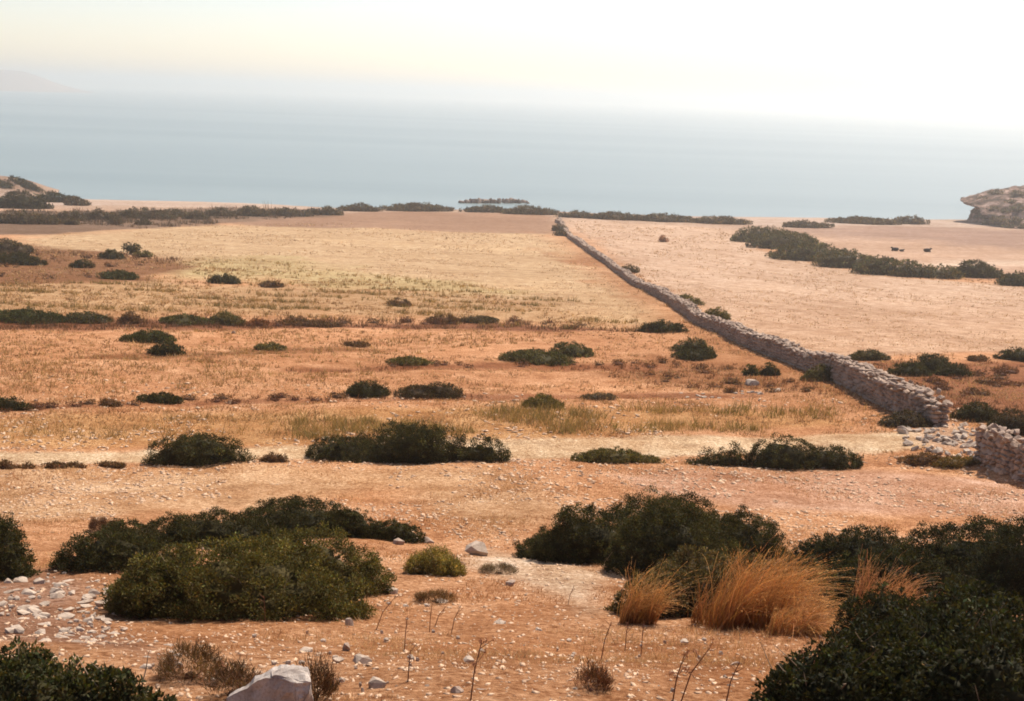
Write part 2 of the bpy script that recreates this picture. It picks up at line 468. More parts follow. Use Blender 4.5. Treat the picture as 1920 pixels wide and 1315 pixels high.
# ------------------------------------------------------------------ rocky headland on the shore
def sphere_grid(nu, nv, lo=-0.25):
    th = np.linspace(0, 2 * np.pi, nu, endpoint=False)
    ph = np.linspace(lo, np.pi / 2, nv)
    TH, PH = np.meshgrid(th, ph)
    d = np.stack([np.cos(TH) * np.cos(PH), np.sin(TH) * np.cos(PH), np.sin(PH)], -1).reshape(-1, 3)
    i = np.arange(nu * nv).reshape(nv, nu)
    q = np.stack([i[:-1], np.roll(i[:-1], -1, 1), np.roll(i[1:], -1, 1), i[1:]], -1).reshape(-1, 4)
    return d, q

HB = np.array([152.5, 305.0, 0.0])
pxz = np.array([(-28, -2), (-28.2, 1.5), (-28, 4), (-26.6, 6.0), (-27.6, 7.2), (-31.5, 8.1), (-31.2, 8.6), (-28, 9.8), (-25, 11.2), (-21, 12.3), (-14, 12.8), (0, 13.2), (20, 13), (42, 11)], float)
uu = np.linspace(0, 1, 130) * (len(pxz) - 1)
cu = np.stack([np.interp(uu, np.arange(len(pxz)), pxz[:, 0]), np.interp(uu, np.arange(len(pxz)), pxz[:, 1])], 1)
vy = np.linspace(-46, 30, 90)
fy = np.interp(vy, [-46, -38, -28, -18, -9, 0, 24, 30], [-0.1, 0.16, 0.42, 0.70, 0.92, 1.0, 1.0, -0.1])
pvx = cu[None, :, 0] + (np.abs(vy + 6) / 30)[:, None] ** 2 * 6.0 * np.clip((20 - cu[None, :, 0]) / 40, 0, 1)
pvx = pvx + (np.maximum(vy, 0) * 0.55)[:, None]
pv = np.stack([pvx, np.repeat(vy[:, None], len(cu), 1), 0.76 * cu[None, :, 1] * fy[:, None]], -1).reshape(-1, 3)
nz = vnoise3(pv / 6.0, 3) * 0.7 + vnoise3(pv / 2.4, 9) * 0.6 + vnoise3(pv / 1.1, 15) * 0.5
pv = pv + np.stack([nz * 0.8, vnoise3(pv / 3.0, 19) * 0.8, nz * 0.9], 1)
pi_ = np.arange(len(pv)).reshape(len(vy), len(cu))
hq = np.stack([pi_[:-1, :-1], pi_[:-1, 1:], pi_[1:, 1:], pi_[1:, :-1]], -1).reshape(-1, 4)
ho = link('headland', mesh_np('headland', pv, hq, M_HEAD), None, tuple(HB))
HEADV = pv + HB
tag(ho, 'rocky headland with an overhanging ledge at the end of the beach', kind='structure')

# ------------------------------------------------------------------ stones
def hull_mesh(name, n, seed, flat=0.6, mat=None):
    r = np.random.default_rng(seed)
    p = r.normal(size=(n, 3)); p /= np.linalg.norm(p, axis=1)[:, None]
    p = p / (np.abs(p) ** 5).sum(1, keepdims=True) ** (1 / 5)
    p *= r.uniform(0.82, 1.05, (n, 1))
    bm = bmesh.new()
    for q in p: bm.verts.new(q)
    g = bmesh.ops.convex_hull(bm, input=bm.verts)
    bmesh.ops.delete(bm, geom=[v for v in bm.verts if not v.link_faces], context='VERTS')
    bmesh.ops.triangulate(bm, faces=bm.faces)
    m = bpy.data.meshes.new(name)
    bm.to_mesh(m); bm.free()
    if mat: m.materials.append(mat)
    return m
STONES = [hull_mesh('stone', 20, 100 + i, mat=M_STONE) for i in range(10)]
PSTONES = [hull_mesh('stone', 14, 200 + i, mat=M_PALE) for i in range(10)]
def mesh_arrays(m):
    v = np.empty(len(m.vertices) * 3, np.float32); m.vertices.foreach_get('co', v)
    f = np.empty(len(m.loops), np.int32); m.loops.foreach_get('vertex_index', f)
    return v.reshape(-1, 3), f.reshape(-1, 3)
SA = [mesh_arrays(m) for m in STONES]
PSA = [mesh_arrays(m) for m in PSTONES]

def rot_mat(yaw, pitch=0, roll=0):
    return (Matrix.Rotation(yaw, 3, 'Z') @ Matrix.Rotation(pitch, 3, 'Y') @ Matrix.Rotation(roll, 3, 'X'))

def merge_stones(items, arrs, name, mat, origin):
    vs_, fs_, o = [], [], 0
    for (pos, R3, s, k) in items:
        v, f = arrs[k % len(arrs)]
        w = (v * np.array(s)) @ np.array(R3).T + (np.array(pos) - origin)
        vs_.append(w); fs_.append(f + o); o += len(v)
    return mesh_np(name, np.concatenate(vs_), np.concatenate(fs_), mat)

def stone_obj(name, item, meshes, parent=None, origin=(0, 0, 0)):
    pos, R3, s, k = item
    o = bpy.data.objects.new(name, meshes[k % len(meshes)])
    COL.objects.link(o)
    o.location = tuple(np.array(pos) - np.array(origin)); o.rotation_euler = R3.to_euler(); o.scale = s
    if parent is not None: o.parent = parent
    return o

def build_wall(pix, label, h_near, h_far, size0, max_parts, width=0.75, end_near=True, end_far=False):
    """pix: base of the camera-side face, far to near"""
    P = np.array([at(*p)[:2] for p in pix])
    seg = np.linalg.norm(np.diff(P, axis=0), axis=1); S = np.concatenate([[0], np.cumsum(seg)])
    n = max(int(S[-1] / 0.5), 8)
    s = np.linspace(0, S[-1], n)
    px_, py_ = np.interp(s, S, P[:, 0]), np.interp(s, S, P[:, 1])
    k = 7
    ker = np.hanning(2 * k + 3)[1:-1]; ker /= ker.sum()
    px_ = np.convolve(np.pad(px_, k, 'reflect', reflect_type='odd'), ker, 'valid'); py_ = np.convolve(np.pad(py_, k, 'reflect', reflect_type='odd'), ker, 'valid')
    L = S[-1]
    wig = vnoise(s / 9.0, s * 0 + 2.5, 57) * np.clip(s[::-1] / 40, 0, 1) * 0.45 + vnoise(s / 3.0, s * 0 + 8.5, 58) * 0.10
    px_ = px_ + wig * 0.8; py_ = py_ + wig * 0.6
    def pos(t): return np.array([np.interp(t, s, px_), np.interp(t, s, py_)])
    def tan(t):
        d = pos(min(t + 0.4, L)) - pos(max(t - 0.4, 0)); return d / np.linalg.norm(d)
    def hh(t):
        return (h_far + (h_near - h_far) * (t / L) ** 6) * min(1.0, 0.62 + (L - t) / 3.0 if end_near else 1.0) * (1 + 0.17 * float(vnoise(t * 0.16, 3.3, 50)) + 0.11 * float(vnoise(t * 0.5, 0.3, 51)) + 0.07 * float(vnoise(t * 1.7, 7.3, 52)))
    org2 = pos(L); origin = np.array([org2[0], org2[1], float(height(org2[0], org2[1]))])
    items = []
    def size_at(t):
        p = pos(t); return max(size0, 0.0024 * math.hypot(p[0], p[1]))
    def add(t, across, z, lx, ly, lz, prio, jit=0.06, yaw=0.0):
        p = pos(t); tg = tan(t); nm = np.array([tg[1], -tg[0]])       # nm points away from the camera-side
        if nm @ (p / np.linalg.norm(p)) < 0: nm = -nm
        q = p + nm * across
        gz = float(height(p[0], p[1], False)) - 0.05
        R3 = rot_mat(math.atan2(tg[1], tg[0]) + yaw + rng.normal(0, jit), rng.normal(0, jit), rng.normal(0, jit))
        items.append((prio * max(lx, lz) / math.hypot(q[0], q[1]), ((q[0], q[1], gz + z), R3, (lx, ly, lz), int(rng.integers(10)))))
    for face in (0, 1):
        t_row = 0.0
        z_off = 0.0
        sz_min = size_at(L)
        ncourse = 12
        for c in range(ncourse):
            t = rng.uniform(0, 0.3)
            while t < L:
                sz = size_at(t)
                chh = sz * 0.62
                l = sz * rng.uniform(0.7, 1.7)
                z = chh * (c + 0.5)
                H_ = hh(t)
                if z < H_ - 0.05:
                    bat = 0.07 * z / H_
                    dp = 0.17 * rng.uniform(0.9, 1.15)
                    ac = (dp + bat + rng.normal(0, 0.018)) if face == 0 else (width - dp - bat + rng.normal(0, 0.02))
                    add(t + l / 2, ac, z + rng.normal(0, 0.012), l / 2 * 1.04, dp, chh / 2 * rng.uniform(0.95, 1.2), 1.0 if face == 0 else 0.2)
                t += l * 1.02
    t = 0.0
    while t < L:                                                       # loose capping stones
        sz = size_at(t)
        for a in np.arange(0.12, width, 0.24 * max(1, sz / 0.3)):
            add(t + rng.uniform(-0.1, 0.1), a + rng.normal(0, 0.05), hh(t) + rng.uniform(-0.06, 0.16) * min(1.0, 0.3 + 25.0 / math.hypot(*pos(t))), sz * rng.uniform(0.4, 0.9), sz * rng.uniform(0.35, 0.6), sz * rng.uniform(0.14, 0.36), 1.1, 0.3, rng.uniform(-0.6, 0.6))
        t += sz * 0.85
    for flag, te in ((end_near, L - 0.05), (end_far, 0.05)):
        if not flag: continue
        sz = size_at(te)
        for c in range(12):
            z = sz * 0.62 * (c + 0.5)
            if z > hh(te) - 0.05: break
            for a in np.linspace(0.15, width - 0.15, 3):
                add(te, a, z, 0.16, 0.15, sz * 0.34, 1.0)
    root = link('dry_stone_wall', None, None, tuple(origin))
    tag(root, label, 'wall', 'dry stone walls')
    items.sort(key=lambda i: -i[0])
    for _, it in items[:max_parts]:
        stone_obj('stone', it, STONES, root, origin)
    rest = [it for _, it in items[max_parts:]]
    if rest:
        r = link('rubble_stones', merge_stones(rest, SA, 'rubble_stones', M_STONE, origin), root)
        r['kind'] = 'stuff'
    # packed earth and small stones filling the middle
    tt = np.linspace(0.1, L - 0.1, max(int(L / 0.8), 4))
    vv, qq = [], []
    for i, t in enumerate(tt):
        p = pos(t); tg = tan(t); nm = np.array([tg[1], -tg[0]])
        if nm @ (p / np.linalg.norm(p)) < 0: nm = -nm
        g = float(height(p[0], p[1], False)); hgt = hh(t) - 0.06
        for a, z in ((0.14, -0.2), (0.2, hgt), (width - 0.2, hgt), (width - 0.14, -0.2)):
            q = p + nm * a; vv.append((q[0] - origin[0], q[1] - origin[1], g + z - origin[2]))
        if i:
            b = 4 * i
            for j in range(3): qq.append((b - 4 + j, b - 3 + j, b + 1 + j, b + j))
    qq += [(0, 1, 2, 3), tuple(range(4 * len(tt) - 4, 4 * len(tt)))]
    link('core', mesh_np('core', np.array(vv), np.array(qq), M_STONE), root)
    return root

W1 = [(1046, 414), (1058, 438), (1085, 462), (1128, 490), (1165, 520), (1200, 543), (1235, 562), (1270, 584), (1302, 605), (1337, 623),
      (1378, 645), (1425, 664), (1478, 684), (1522, 701), (1562, 718), (1602, 738), (1650, 766), (1694, 785), (1738, 799)]
build_wall(W1, 'long dry stone wall running down from the track to the shore', 1.16, 0.62, 0.27, 300, width=0.85)
W2 = [(1822, 868), (1850, 880), (1880, 890), (1925, 906), (1990, 930), (2060, 958)]
build_wall(W2, 'short near stretch of dry stone wall beside the gap with fallen stones', 1.12, 1.12, 0.25, 300, end_near=False, end_far=True)

# ------------------------------------------------------------------ shrubs
TONES = {'dark': (0.042, 0.038, 0.013), 'green': (0.048, 0.050, 0.015), 'olive': (0.105, 0.086, 0.028), 'brown': (0.125, 0.070, 0.036),
         'rust': (0.20, 0.085, 0.038), 'grey': (0.13, 0.095, 0.065), 'yellow': (0.19, 0.15, 0.045), 'far': (0.088, 0.066, 0.038)}

def leaves_from(C_, N_, L, wr, tone, tvar, r):
    n = len(C_)
    up = r.normal(size=(n, 3)) * 0.75 + N_
    ax = up / np.linalg.norm(up, axis=1)[:, None]
    sd = np.cross(ax, r.normal(size=(n, 3))); sd /= np.linalg.norm(sd, axis=1)[:, None] + 1e-9
    ln = L * r.uniform(0.6, 1.35, (n, 1)); w = ln * wr
    a, b, c, d = C_ - ax * ln * 0.5, C_ + sd * w * 0.5, C_ + ax * ln * 0.5, C_ - sd * w * 0.5
    V_ = np.stack([a, b, c, d], 1).reshape(-1, 3)
    Q_ = np.arange(4 * n).reshape(n, 4)
    base = np.array(tone)[None] * tvar
    return V_, Q_, np.repeat(base, 4, 0)

def crown_mesh(lumps, L, tone, r, wr=0.5, cover=2.4, follow=True, spiky=0.0, full=False, max_leaves=70000, name='foliage', core=0.66):
    """lumps: (x,y,z,rx,ry,hz) in world; returns mesh relative to first lump"""
    o = np.array(lumps[0][:3])
    VV, QQ, CC, off = [], [], [], 0
    for (cx, cy, cz, rx, ry, hz) in lumps:
        area = 2 * math.pi * (((rx * ry) ** 1.6 + (rx * hz) ** 1.6 + (ry * hz) ** 1.6) / 3) ** (1 / 1.6)
        if full: area *= 1.8
        cr = min(max(0.15 * min(rx, ry, hz * 1.6), 1.7 * L), max(0.17, 1.7 * L))
        ncl = int(area / (cr * cr * 0.95)) + 6
        n = int(min(cover * area / (L * L * wr), max_leaves))
        per = max(int(n / ncl), 3)
        d = r.normal(size=(ncl, 3)); d[:, 2] = np.abs(d[:, 2]) * 1.1 - (0.9 if full else 0.12)
        if not full: d[: ncl // 4, 2] *= 0.35
        d /= np.linalg.norm(d, axis=1)[:, None]
        lump = 1 + 0.13 * vnoise3(d * 2.3 + cx, 3) + 0.08 * vnoise3(d * 5.5 + cy, 7)
        rad_ = (1 - 0.26 * r.random(ncl) ** 1.5) * lump
        cen = d * np.array([rx, ry, hz]) * rad_[:, None]
        if not full: cen[:, 2] = np.maximum(cen[:, 2], cr * 0.5)
        nrm = d / np.array([rx, ry, hz]); nrm /= np.linalg.norm(nrm, axis=1)[:, None]
        ld = r.normal(size=(ncl, per, 3)) + nrm[:, None, :] * 0.9
        ld /= np.linalg.norm(ld, axis=2)[:, :, None]
        ext = cr * r.uniform(0.35, 1.15, (ncl, per, 1))
        pos = cen[:, None, :] + ld * ext * np.array([1, 1, 0.85])
        pos[..., 2] += spiky * hz * (r.random((ncl, per)) ** 4)
        nn = ld + np.array([0, 0, 0.5 + 2 * spiky])
        tv = np.exp(r.normal(0, 0.32, (ncl, 1, 1)) + r.normal(0, 0.32, (ncl, per, 1)))
        tint_ = 1 + r.normal(0, 0.12, (ncl, per, 3)) * np.array([1.2, 0.5, 0.6])
        P3 = pos.reshape(-1, 3); tvv = (tv * tint_).reshape(-1, 3)
        if follow: gz = height(P3[:, 0] + cx, P3[:, 1] + cy, False) - o[2]
        else: gz = cz - o[2]
        P3 = P3 + np.array([cx - o[0], cy - o[1], 0]); P3[:, 2] += gz
        N3 = nn.reshape(-1, 3); ok = np.ones(len(P3), bool)
        for l2 in lumps:                                              # nothing grows deep inside a neighbouring dome
            if l2[:2] == (cx, cy): continue
            e = ((P3[:, 0] + o[0] - l2[0]) / l2[3]) ** 2 + ((P3[:, 1] + o[1] - l2[1]) / l2[4]) ** 2 + ((P3[:, 2] + o[2] - l2[2]) / l2[5]) ** 2
            ok &= e > 0.42
        v, q, c = leaves_from(P3[ok], N3[ok], L, wr, tone, tvv[ok], r)
        VV.append(v); QQ.append(q + off); CC.append(c); off += len(v)
        # dense twiggy inside
        sd, sq = sphere_grid(40, 15, -1.5 if full else -0.05) if L < 0.05 else sphere_grid(20, 8, -1.5 if full else -0.05)
        ln = core * (1 + 0.13 * vnoise3(sd * 2.3 + cx, 3) + 0.08 * vnoise3(sd * 5.5 + cy, 7) + 0.10 * vnoise3(sd * 13 + cy, 9) * (core > 0.4))
        sv_ = sd * np.array([rx, ry, hz]) * ln[:, None]
        if follow: sgz = height(sv_[:, 0] + cx, sv_[:, 1] + cy, False) - o[2]
        else: sgz = cz - o[2]
        sv_ = sv_ + np.array([cx - o[0], cy - o[1], 0]); sv_[:, 2] += sgz
        VV.append(sv_); QQ.append(sq + off); off += len(sv_)
        CC.append(np.repeat(np.array(tone)[None] * np.array([0.95, 0.85, 0.85]), len(sv_), 0))
    return mesh_np(name, np.concatenate(VV), np.concatenate(QQ), M_LEAF, np.clip(np.concatenate(CC), 0.004, 1)), o

def tube(points, radii, sides=5):
    P = np.array(points, float); n = len(P)
    V_, Q_ = [], []
    for i in range(n):
        t = P[min(i + 1, n - 1)] - P[max(i - 1, 0)]; t /= np.linalg.norm(t) + 1e-9
        a = np.cross(t, [0.31, 0.9, 0.17]); a /= np.linalg.norm(a); b = np.cross(t, a)
        for k in range(sides):
            g = 2 * math.pi * k / sides
            V_.append(P[i] + (a * math.cos(g) + b * math.sin(g)) * radii[i])
    for i in range(n - 1):
        for k in range(sides):
            Q_.append((i * sides + k, i * sides + (k + 1) % sides, (i + 1) * sides + (k + 1) % sides, (i + 1) * sides + k))
    return np.array(V_), np.array(Q_)

def join_tubes(ts):
    V_, Q_, o = [], [], 0
    for v, q in ts:
        V_.append(v); Q_.append(q + o); o += len(v)
    return np.concatenate(V_), np.concatenate(Q_)

_FIT = sphere_grid(14, 6, 0.0)[0]
def lump_from_px(x0, x1, yt, yb, dr=0.75):
    B = at((x0 + x1) / 2, yb)
    dp = depth(B)
    rx = (x1 - x0) / 2 * dp / F
    T_ = max((yb - yt) * dp / F, 0.12)
    de = math.atan2(CAMZ - B[2], math.hypot(B[0], B[1]))
    sn, cs = math.sin(de), math.cos(de)
    ry = min(dr * rx, T_ / (2.5 * sn))
    hz = math.sqrt(max((T_ - ry * sn) ** 2 - (ry * sn) ** 2, 0.02)) / cs
    f = B[:2] / np.linalg.norm(B[:2])
    c = B[:2] + f * ry * 0.9
    ry = max(ry, 0.15)
    d = _FIT
    px_ = c[0] + d[:, 0] * rx; py_ = c[1] + d[:, 1] * ry; gz = height(px_, py_, False)
    lo, hi = 0.04, hz * 3 + 0.5
    for _ in range(14):
        hz = (lo + hi) / 2
        q = (np.stack([px_, py_, gz + d[:, 2] * hz * 1.10 + 0.03], 1) - np.array([0, 0, CAMZ])) @ RN
        if (IH / 2 + F * q[:, 1] / q[:, 2]).min() > yt: lo = hz
        else: hi = hz
    return (c[0], c[1], float(height(c[0], c[1], False)), rx, ry, hz)

def shrub(boxes, tone, label, name='shrub', cat='shrub', group='shrubs on the slope', dr=0.75, Lmin=0.030, wr=0.44, spiky=0.0, auto=True, cover=3.4, px=3.3, core=0.72):
    r = np.random.default_rng(abs(hash((boxes[0][0] * 7 + boxes[0][3] * 131))) % (2 ** 31))
    lumps = [lump_from_px(*b, dr=dr) for b in boxes]
    if auto and len(lumps) == 1:
        (cx, cy, cz, rx, ry, hz) = lumps[0]
        lumps = [(cx + rx * r.uniform(-0.12, 0.12), cy, cz, rx * 0.74, ry * 0.9, hz)]
        for sgn in (-1, 1):
            k = r.uniform(0.42, 0.58)
            x = cx + sgn * rx * (1 - k * 0.95); y = cy + ry * r.uniform(-0.25, 0.25)
            lumps.append((x, y, float(height(x, y, False)), rx * k, ry * r.uniform(0.5, 0.75), hz * r.uniform(0.5, 0.78)))
    if group == NEAR: cover, core = max(cover, 4.0), 0.70
    dp = math.hypot(lumps[0][0], lumps[0][1])
    L = max(Lmin, px * dp / F)
    t = TONES[tone] if isinstance(tone, str) else tone
    me, o = crown_mesh(lumps, L, t, r, wr=wr, cover=cover, spiky=spiky, core=core)
    root = link(name, None, None, tuple(o))
    tag(root, label, cat, group)
    link('foliage', me, root)
    for (cx, cy, cz, rx, ry, hz) in lumps[:3]:
        ts = []
        for k in range(4):
            a = r.uniform(0, 6.28); e = np.array([math.cos(a) * rx * 0.75, math.sin(a) * ry * 0.75, hz * r.uniform(0.3, 0.7)])
            b = np.array([cx - o[0], cy - o[1], cz - o[2] - 0.05])
            ts.append(tube([b, b + e * np.array([0.4, 0.4, 0.6]), b + e], [0.05 * hz, 0.032 * hz, 0.012 * hz], 4))
        v, q = join_tubes(ts)
        link('stem', mesh_np('stem', v, q, M_BARK), root)
    if group == NEAR:                                                   # dead twigs poking out of the leaves
        ts = []
        for (cx, cy, cz, rx, ry, hz) in lumps:
            for k in range(int(5 + 5 * rx)):
                d_ = r.normal(size=3); d_[2] = abs(d_[2]) + 0.15; d_[1] -= 0.4; d_ /= np.linalg.norm(d_)
                p0 = d_ * np.array([rx, ry, hz]) * 0.85
                p0 = p0 + np.array([cx - o[0], cy - o[1], float(height(cx + p0[0], cy + p0[1], False)) - o[2]])
                e_ = d_ + r.normal(0, 0.5, 3); e_[2] = abs(e_[2]) + 0.3
                p1 = p0 + e_ / np.linalg.norm(e_) * r.uniform(0.10, 0.24)
                ts.append(tube([p0, (p0 + p1) / 2 + r.normal(0, 0.015, 3), p1], [0.004, 0.003, 0.0015], 3))
        v, q = join_tubes(ts)
        link('dead_twigs', mesh_np('dead_twigs', v, q, M_TWIG), root)['kind'] = 'stuff'
    return root

ORD = ('first second third fourth fifth sixth seventh eighth ninth tenth eleventh twelfth thirteenth fourteenth fifteenth sixteenth seventeenth '
       'eighteenth nineteenth twentieth twenty-first twenty-second twenty-third twenty-fourth twenty-fifth twenty-sixth').split()
NEAR = 'large shrubs on the near slope'
shrub([(205, 700, 1000, 1166), (400, 735, 985, 1120), (205, 420, 1040, 1155)], (0.082, 0.068, 0.020), 'broad rounded olive-green shrub filling the lower left-centre of the slope', group=NEAR, dr=0.62, spiky=0.04)
shrub([(250, 560, 952, 1030), (105, 330, 985, 1076), (430, 690, 932, 1010), (600, 720, 950, 1010), (690, 795, 972, 1016), (180, 300, 965, 1040)], 'dark', 'long low dark green shrub spreading behind the broad rounded olive-green one', group=NEAR, dr=0.7)
shrub([(-90, 62, 946, 1088), (-40, 40, 960, 1060)], 'dark', 'tall dark shrub cut by the left edge above the stony patch', group=NEAR)
shrub([(-160, 270, 1208, 1420), (120, 325, 1240, 1400), (-60, 150, 1206, 1330)], (0.042, 0.040, 0.014), 'dark green shrub filling the bottom left corner below the stones', group=NEAR, dr=0.6)
shrub([(1080, 1390, 916, 1055), (965, 1140, 990, 1052), (1000, 1200, 935, 1060), (1280, 1475, 955, 1045), (1130, 1360, 935, 1085)], 'dark', 'dense dark green shrub of many domes above the golden grass', group=NEAR)
shrub([(1150, 1330, 1052, 1156), (1250, 1500, 1030, 1158), (1200, 1420, 1024, 1118), (1420, 1570, 1036, 1140)], (0.085, 0.062, 0.026), 'brownish green shrub with golden grass growing through its front', group=NEAR)
shrub([(1640, 1990, 968, 1120), (1515, 1720, 978, 1075), (1560, 1800, 1010, 1170), (1780, 2120, 950, 1150), (1600, 2000, 1080, 1290), (1410, 1700, 1185, 1400), (1560, 2060, 1130, 1420), (1480, 1580, 1000, 1060), (1500, 1720, 1030, 1140), (1560, 1760, 1090, 1210), (1470, 1760, 1150, 1310), (1400, 1600, 1215, 1380)], (0.028, 0.028, 0.011), 'huge blackish green shrub filling the bottom right corner', group=NEAR, dr=0.6)
shrub([(762, 872, 1024, 1080)], 'yellow', 'small yellow-green bush between the pale block and the broad shrub', group=NEAR, spiky=0.35, wr=0.3)
TR = 'shrubs along the dirt track'
shrub([(255, 490, 812, 874), (310, 440, 810, 868)], 'dark', 'dome-shaped dark shrub on the track edge, left of the widest one', group=TR)
shrub([(640, 890, 788, 868), (575, 720, 815, 866), (800, 957, 812, 866), (690, 850, 800, 870)], 'dark', 'widest dark shrub on the track edge, centre of the picture', group=TR)
shrub([(1070, 1240, 838, 870)], 'olive', 'low olive shrub on the track edge between two dark ones', group=TR)
shrub([(1390, 1530, 812, 880), (1270, 1430, 832, 874), (1480, 1612, 830, 880)], 'dark', 'three-domed dark shrub on the track edge nearest the gap in the wall', group=TR)
shrub([(488, 540, 844, 868)], 'brown', 'small brown dry tuft of shrub at the right foot of the dome-shaped track shrub', group=TR)
for (x0, x1, a, b), w in zip([(-10, 30, 862, 881), (38, 62, 866, 880), (84, 122, 864, 879), (128, 160, 866, 878), (182, 236, 865, 877)],
                             ['cut by the left edge', 'second from the left edge', 'third from the left edge', 'fourth from the left edge', 'widest of the row']):
    shrub([(x0, x1, a, b)], 'brown', 'small dark mound of shrub on the near terrace lip, ' + w, group='mounds along the near terrace lip')
shrub([(1690, 1765, 848, 874)], 'brown', 'brown-olive dry shrub left of the short near wall', group=TR)
shrub([(1755, 1835, 853, 878)], (0.13, 0.085, 0.03), 'reddish olive shrub touching the end of the short near wall', group=TR)
MD = 'shrubs dotted over the terraces'
shrub([(650, 728, 712, 748)], 'dark', 'round dark shrub at mid slope above the widest track shrub', group=MD, dr=0.9)
shrub([(742, 830, 722, 748), (790, 868, 716, 747)], (0.06, 0.042, 0.02), 'elongated brown-black shrub right beside the round dark one', group=MD)
shrub([(980, 1055, 738, 767)], 'olive', 'olive shrub on the terrace between the elongated one and the wall', group=MD, spiky=0.2)
shrub([(1085, 1155, 735, 751)], 'grey', 'flat grey-brown shrub right of the olive one', group=MD)
shrub([(-12, 55, 743, 771)], 'dark', 'dark shrub at the left edge on the middle terrace', group=MD)
shrub([(262, 342, 735, 758)], 'dark', 'flat dark shrub on the middle terrace verge, left part', group=MD)
shrub([(188, 228, 749, 763)], 'brown', 'small brown shrub just left of the flat dark verge shrub', group=MD)
shrub([(230, 324, 617, 644)], 'green', 'green dome shrub on the upper left terrace', group=MD)
shrub([(280, 345, 639, 668)], 'dark', 'spiky dark shrub overlapping the front of the green dome', group=MD, spiky=0.15)
shrub([(726, 808, 668, 687)], 'olive', 'flat olive shrub on the thin terrace verge in the middle', group=MD)
shrub([(935, 1080, 655, 684), (1030, 1112, 641, 670)], (0.08, 0.072, 0.028), 'two-stepped olive shrub rising to the right in the middle', group=MD)
shrub([(1185, 1285, 599, 625)], 'dark', 'dark dome shrub at the foot of the long wall, far part', group=MD)
shrub([(1262, 1336, 633, 664)], (0.07, 0.062, 0.026), 'rounded olive-dark shrub below the wall, behind a darker one', group=MD)
shrub([(1262, 1343, 654, 677)], 'dark', 'low black shrub in front of the rounded olive-dark one', group=MD)
shrub([(1393, 1420, 681, 705)], 'green', 'smaller of two upright dark bushes by the white stone', group=MD)
shrub([(1424, 1460, 680, 705)], 'dark', 'larger of two upright dark bushes by the white stone', group=MD)
shrub([(480, 536, 642, 658)], 'olive', 'flat olive tuft right of the green dome on the left terrace', group=MD, spiky=0.2)
shrub([(645, 692, 640, 652)], 'brown', 'flat brown shrub on the thin line above the flat olive one', group=MD)
shrub([(725, 770, 560, 575)], 'brown', 'lone brown shrub in the weedy field', group=MD)
shrub([(394, 450, 514, 533)], 'dark', 'dark green dome at the edge of the yellow-green strip', group=MD)
shrub([(486, 530, 527, 540)], 'brown', 'low brown shrub right of the dark green dome', group=MD)
shrub([(862, 934, 593, 608)], 'far', 'long flat shrub on the upper verge, right part', group=MD)
shrub([(798, 860, 589, 608)], 'brown', 'brown shrub on the upper verge beside the long flat one', group=MD)
shrub([(-15, 122, 579, 609)], 'green', 'long green shrub at the left end of the upper verge', group=MD)
shrub([(118, 205, 584, 608)], (0.07, 0.06, 0.028), 'dark shrub second along the upper verge from the left', group=MD)
shrub([(222, 264, 583, 608)], 'brown', 'upright brown shrub third along the upper verge', group=MD)
shrub([(300, 400, 590, 611)], (0.085, 0.075, 0.03), 'long olive shrub fourth along the upper verge', group=MD)
shrub([(390, 460, 586, 611)], 'olive', 'olive shrub fifth along the upper verge', group=MD)
shrub([(465, 502, 597, 612)], 'rust', 'small rusty shrub sixth along the upper verge', group=MD)
shrub([(520, 640, 600, 613)], 'brown', 'thin brown line of dry shrub in the middle of the upper verge', group=MD)
shrub([(1428, 1466, 632, 644)], 'brown', 'small brown shrub in the pale field close behind the wall', group=MD)
shrub([(1590, 1666, 655, 677)], (0.07, 0.058, 0.028), 'dark shrub at the pale field edge just behind the wall', group=MD)
shrub([(1700, 1790, 662, 700), (1665, 1740, 678, 706), (1750, 1816, 680, 706)], 'dark', 'large spreading dark shrub behind the wall on the heath', group=MD)
shrub([(1812, 1852, 667, 678)], 'brown', 'small brown shrub between the large spreading one and the right edge', group=MD)
shrub([(1870, 1940, 650, 678)], 'dark', 'dark shrub cut by the right edge at the pale field border', group=MD)
shrub([(1785, 1875, 750, 792)], 'dark', 'dark shrub right behind the end of the long wall', group=MD)
shrub([(1845, 1945, 762, 818)], (0.06, 0.045, 0.024), 'brownish dark shrub at the right edge behind the short near wall', group=MD)
shrub([(1262, 1314, 552, 573)], 'olive', 'olive shrub peeking over the far part of the wall', group=MD)
shrub([(1314, 1368, 577, 600)], 'olive', 'olive shrub peeking over the wall, nearer of two', group=MD)
shrub([(1164, 1196, 497, 512)], 'far', 'tiny olive shrub behind the thin far stretch of wall', group=MD)
shrub([(1500, 1590, 684, 716)], (0.09, 0.075, 0.03), 'olive shrub growing along the base of the long wall', group=MD)
shrub([(1648, 1742, 768, 802)], (0.06, 0.045, 0.026), 'dark low leafy mass standing in for the shadow at the base of the wall end', group=MD)  # dark foliage added in place of the wall's cast shadow
shrub([(1035, 1062, 420, 434)], 'far', 'dark bush left of the far end of the wall', group=MD)
shrub([(1040, 1066, 432, 443)], 'far', 'dark bush left of the wall, just below another', group=MD)
shrub([(1236, 1250, 443, 454)], 'rust', 'small rust-coloured bush alone in the pale field', group=MD)
shrub([(1822, 1845, 508, 520)], 'rust', 'rust-coloured dry bush before the domed hedge bush', group=MD)
LS = 'scrub of the left hollow'
shrub([(-20, 86, 474, 498)], 'dark', 'long dark shrub at the left edge of the brown hollow', group=LS)
shrub([(-20, 62, 449, 476)], 'far', 'brown-green shrub above the long dark one at the left edge', group=LS)
shrub([(134, 174, 485, 503)], 'dark', 'dark shrub in the middle of the brown hollow', group=LS)
shrub([(186, 232, 468, 487)], 'dark', 'dark dome shrub left of the small tree', group=LS)
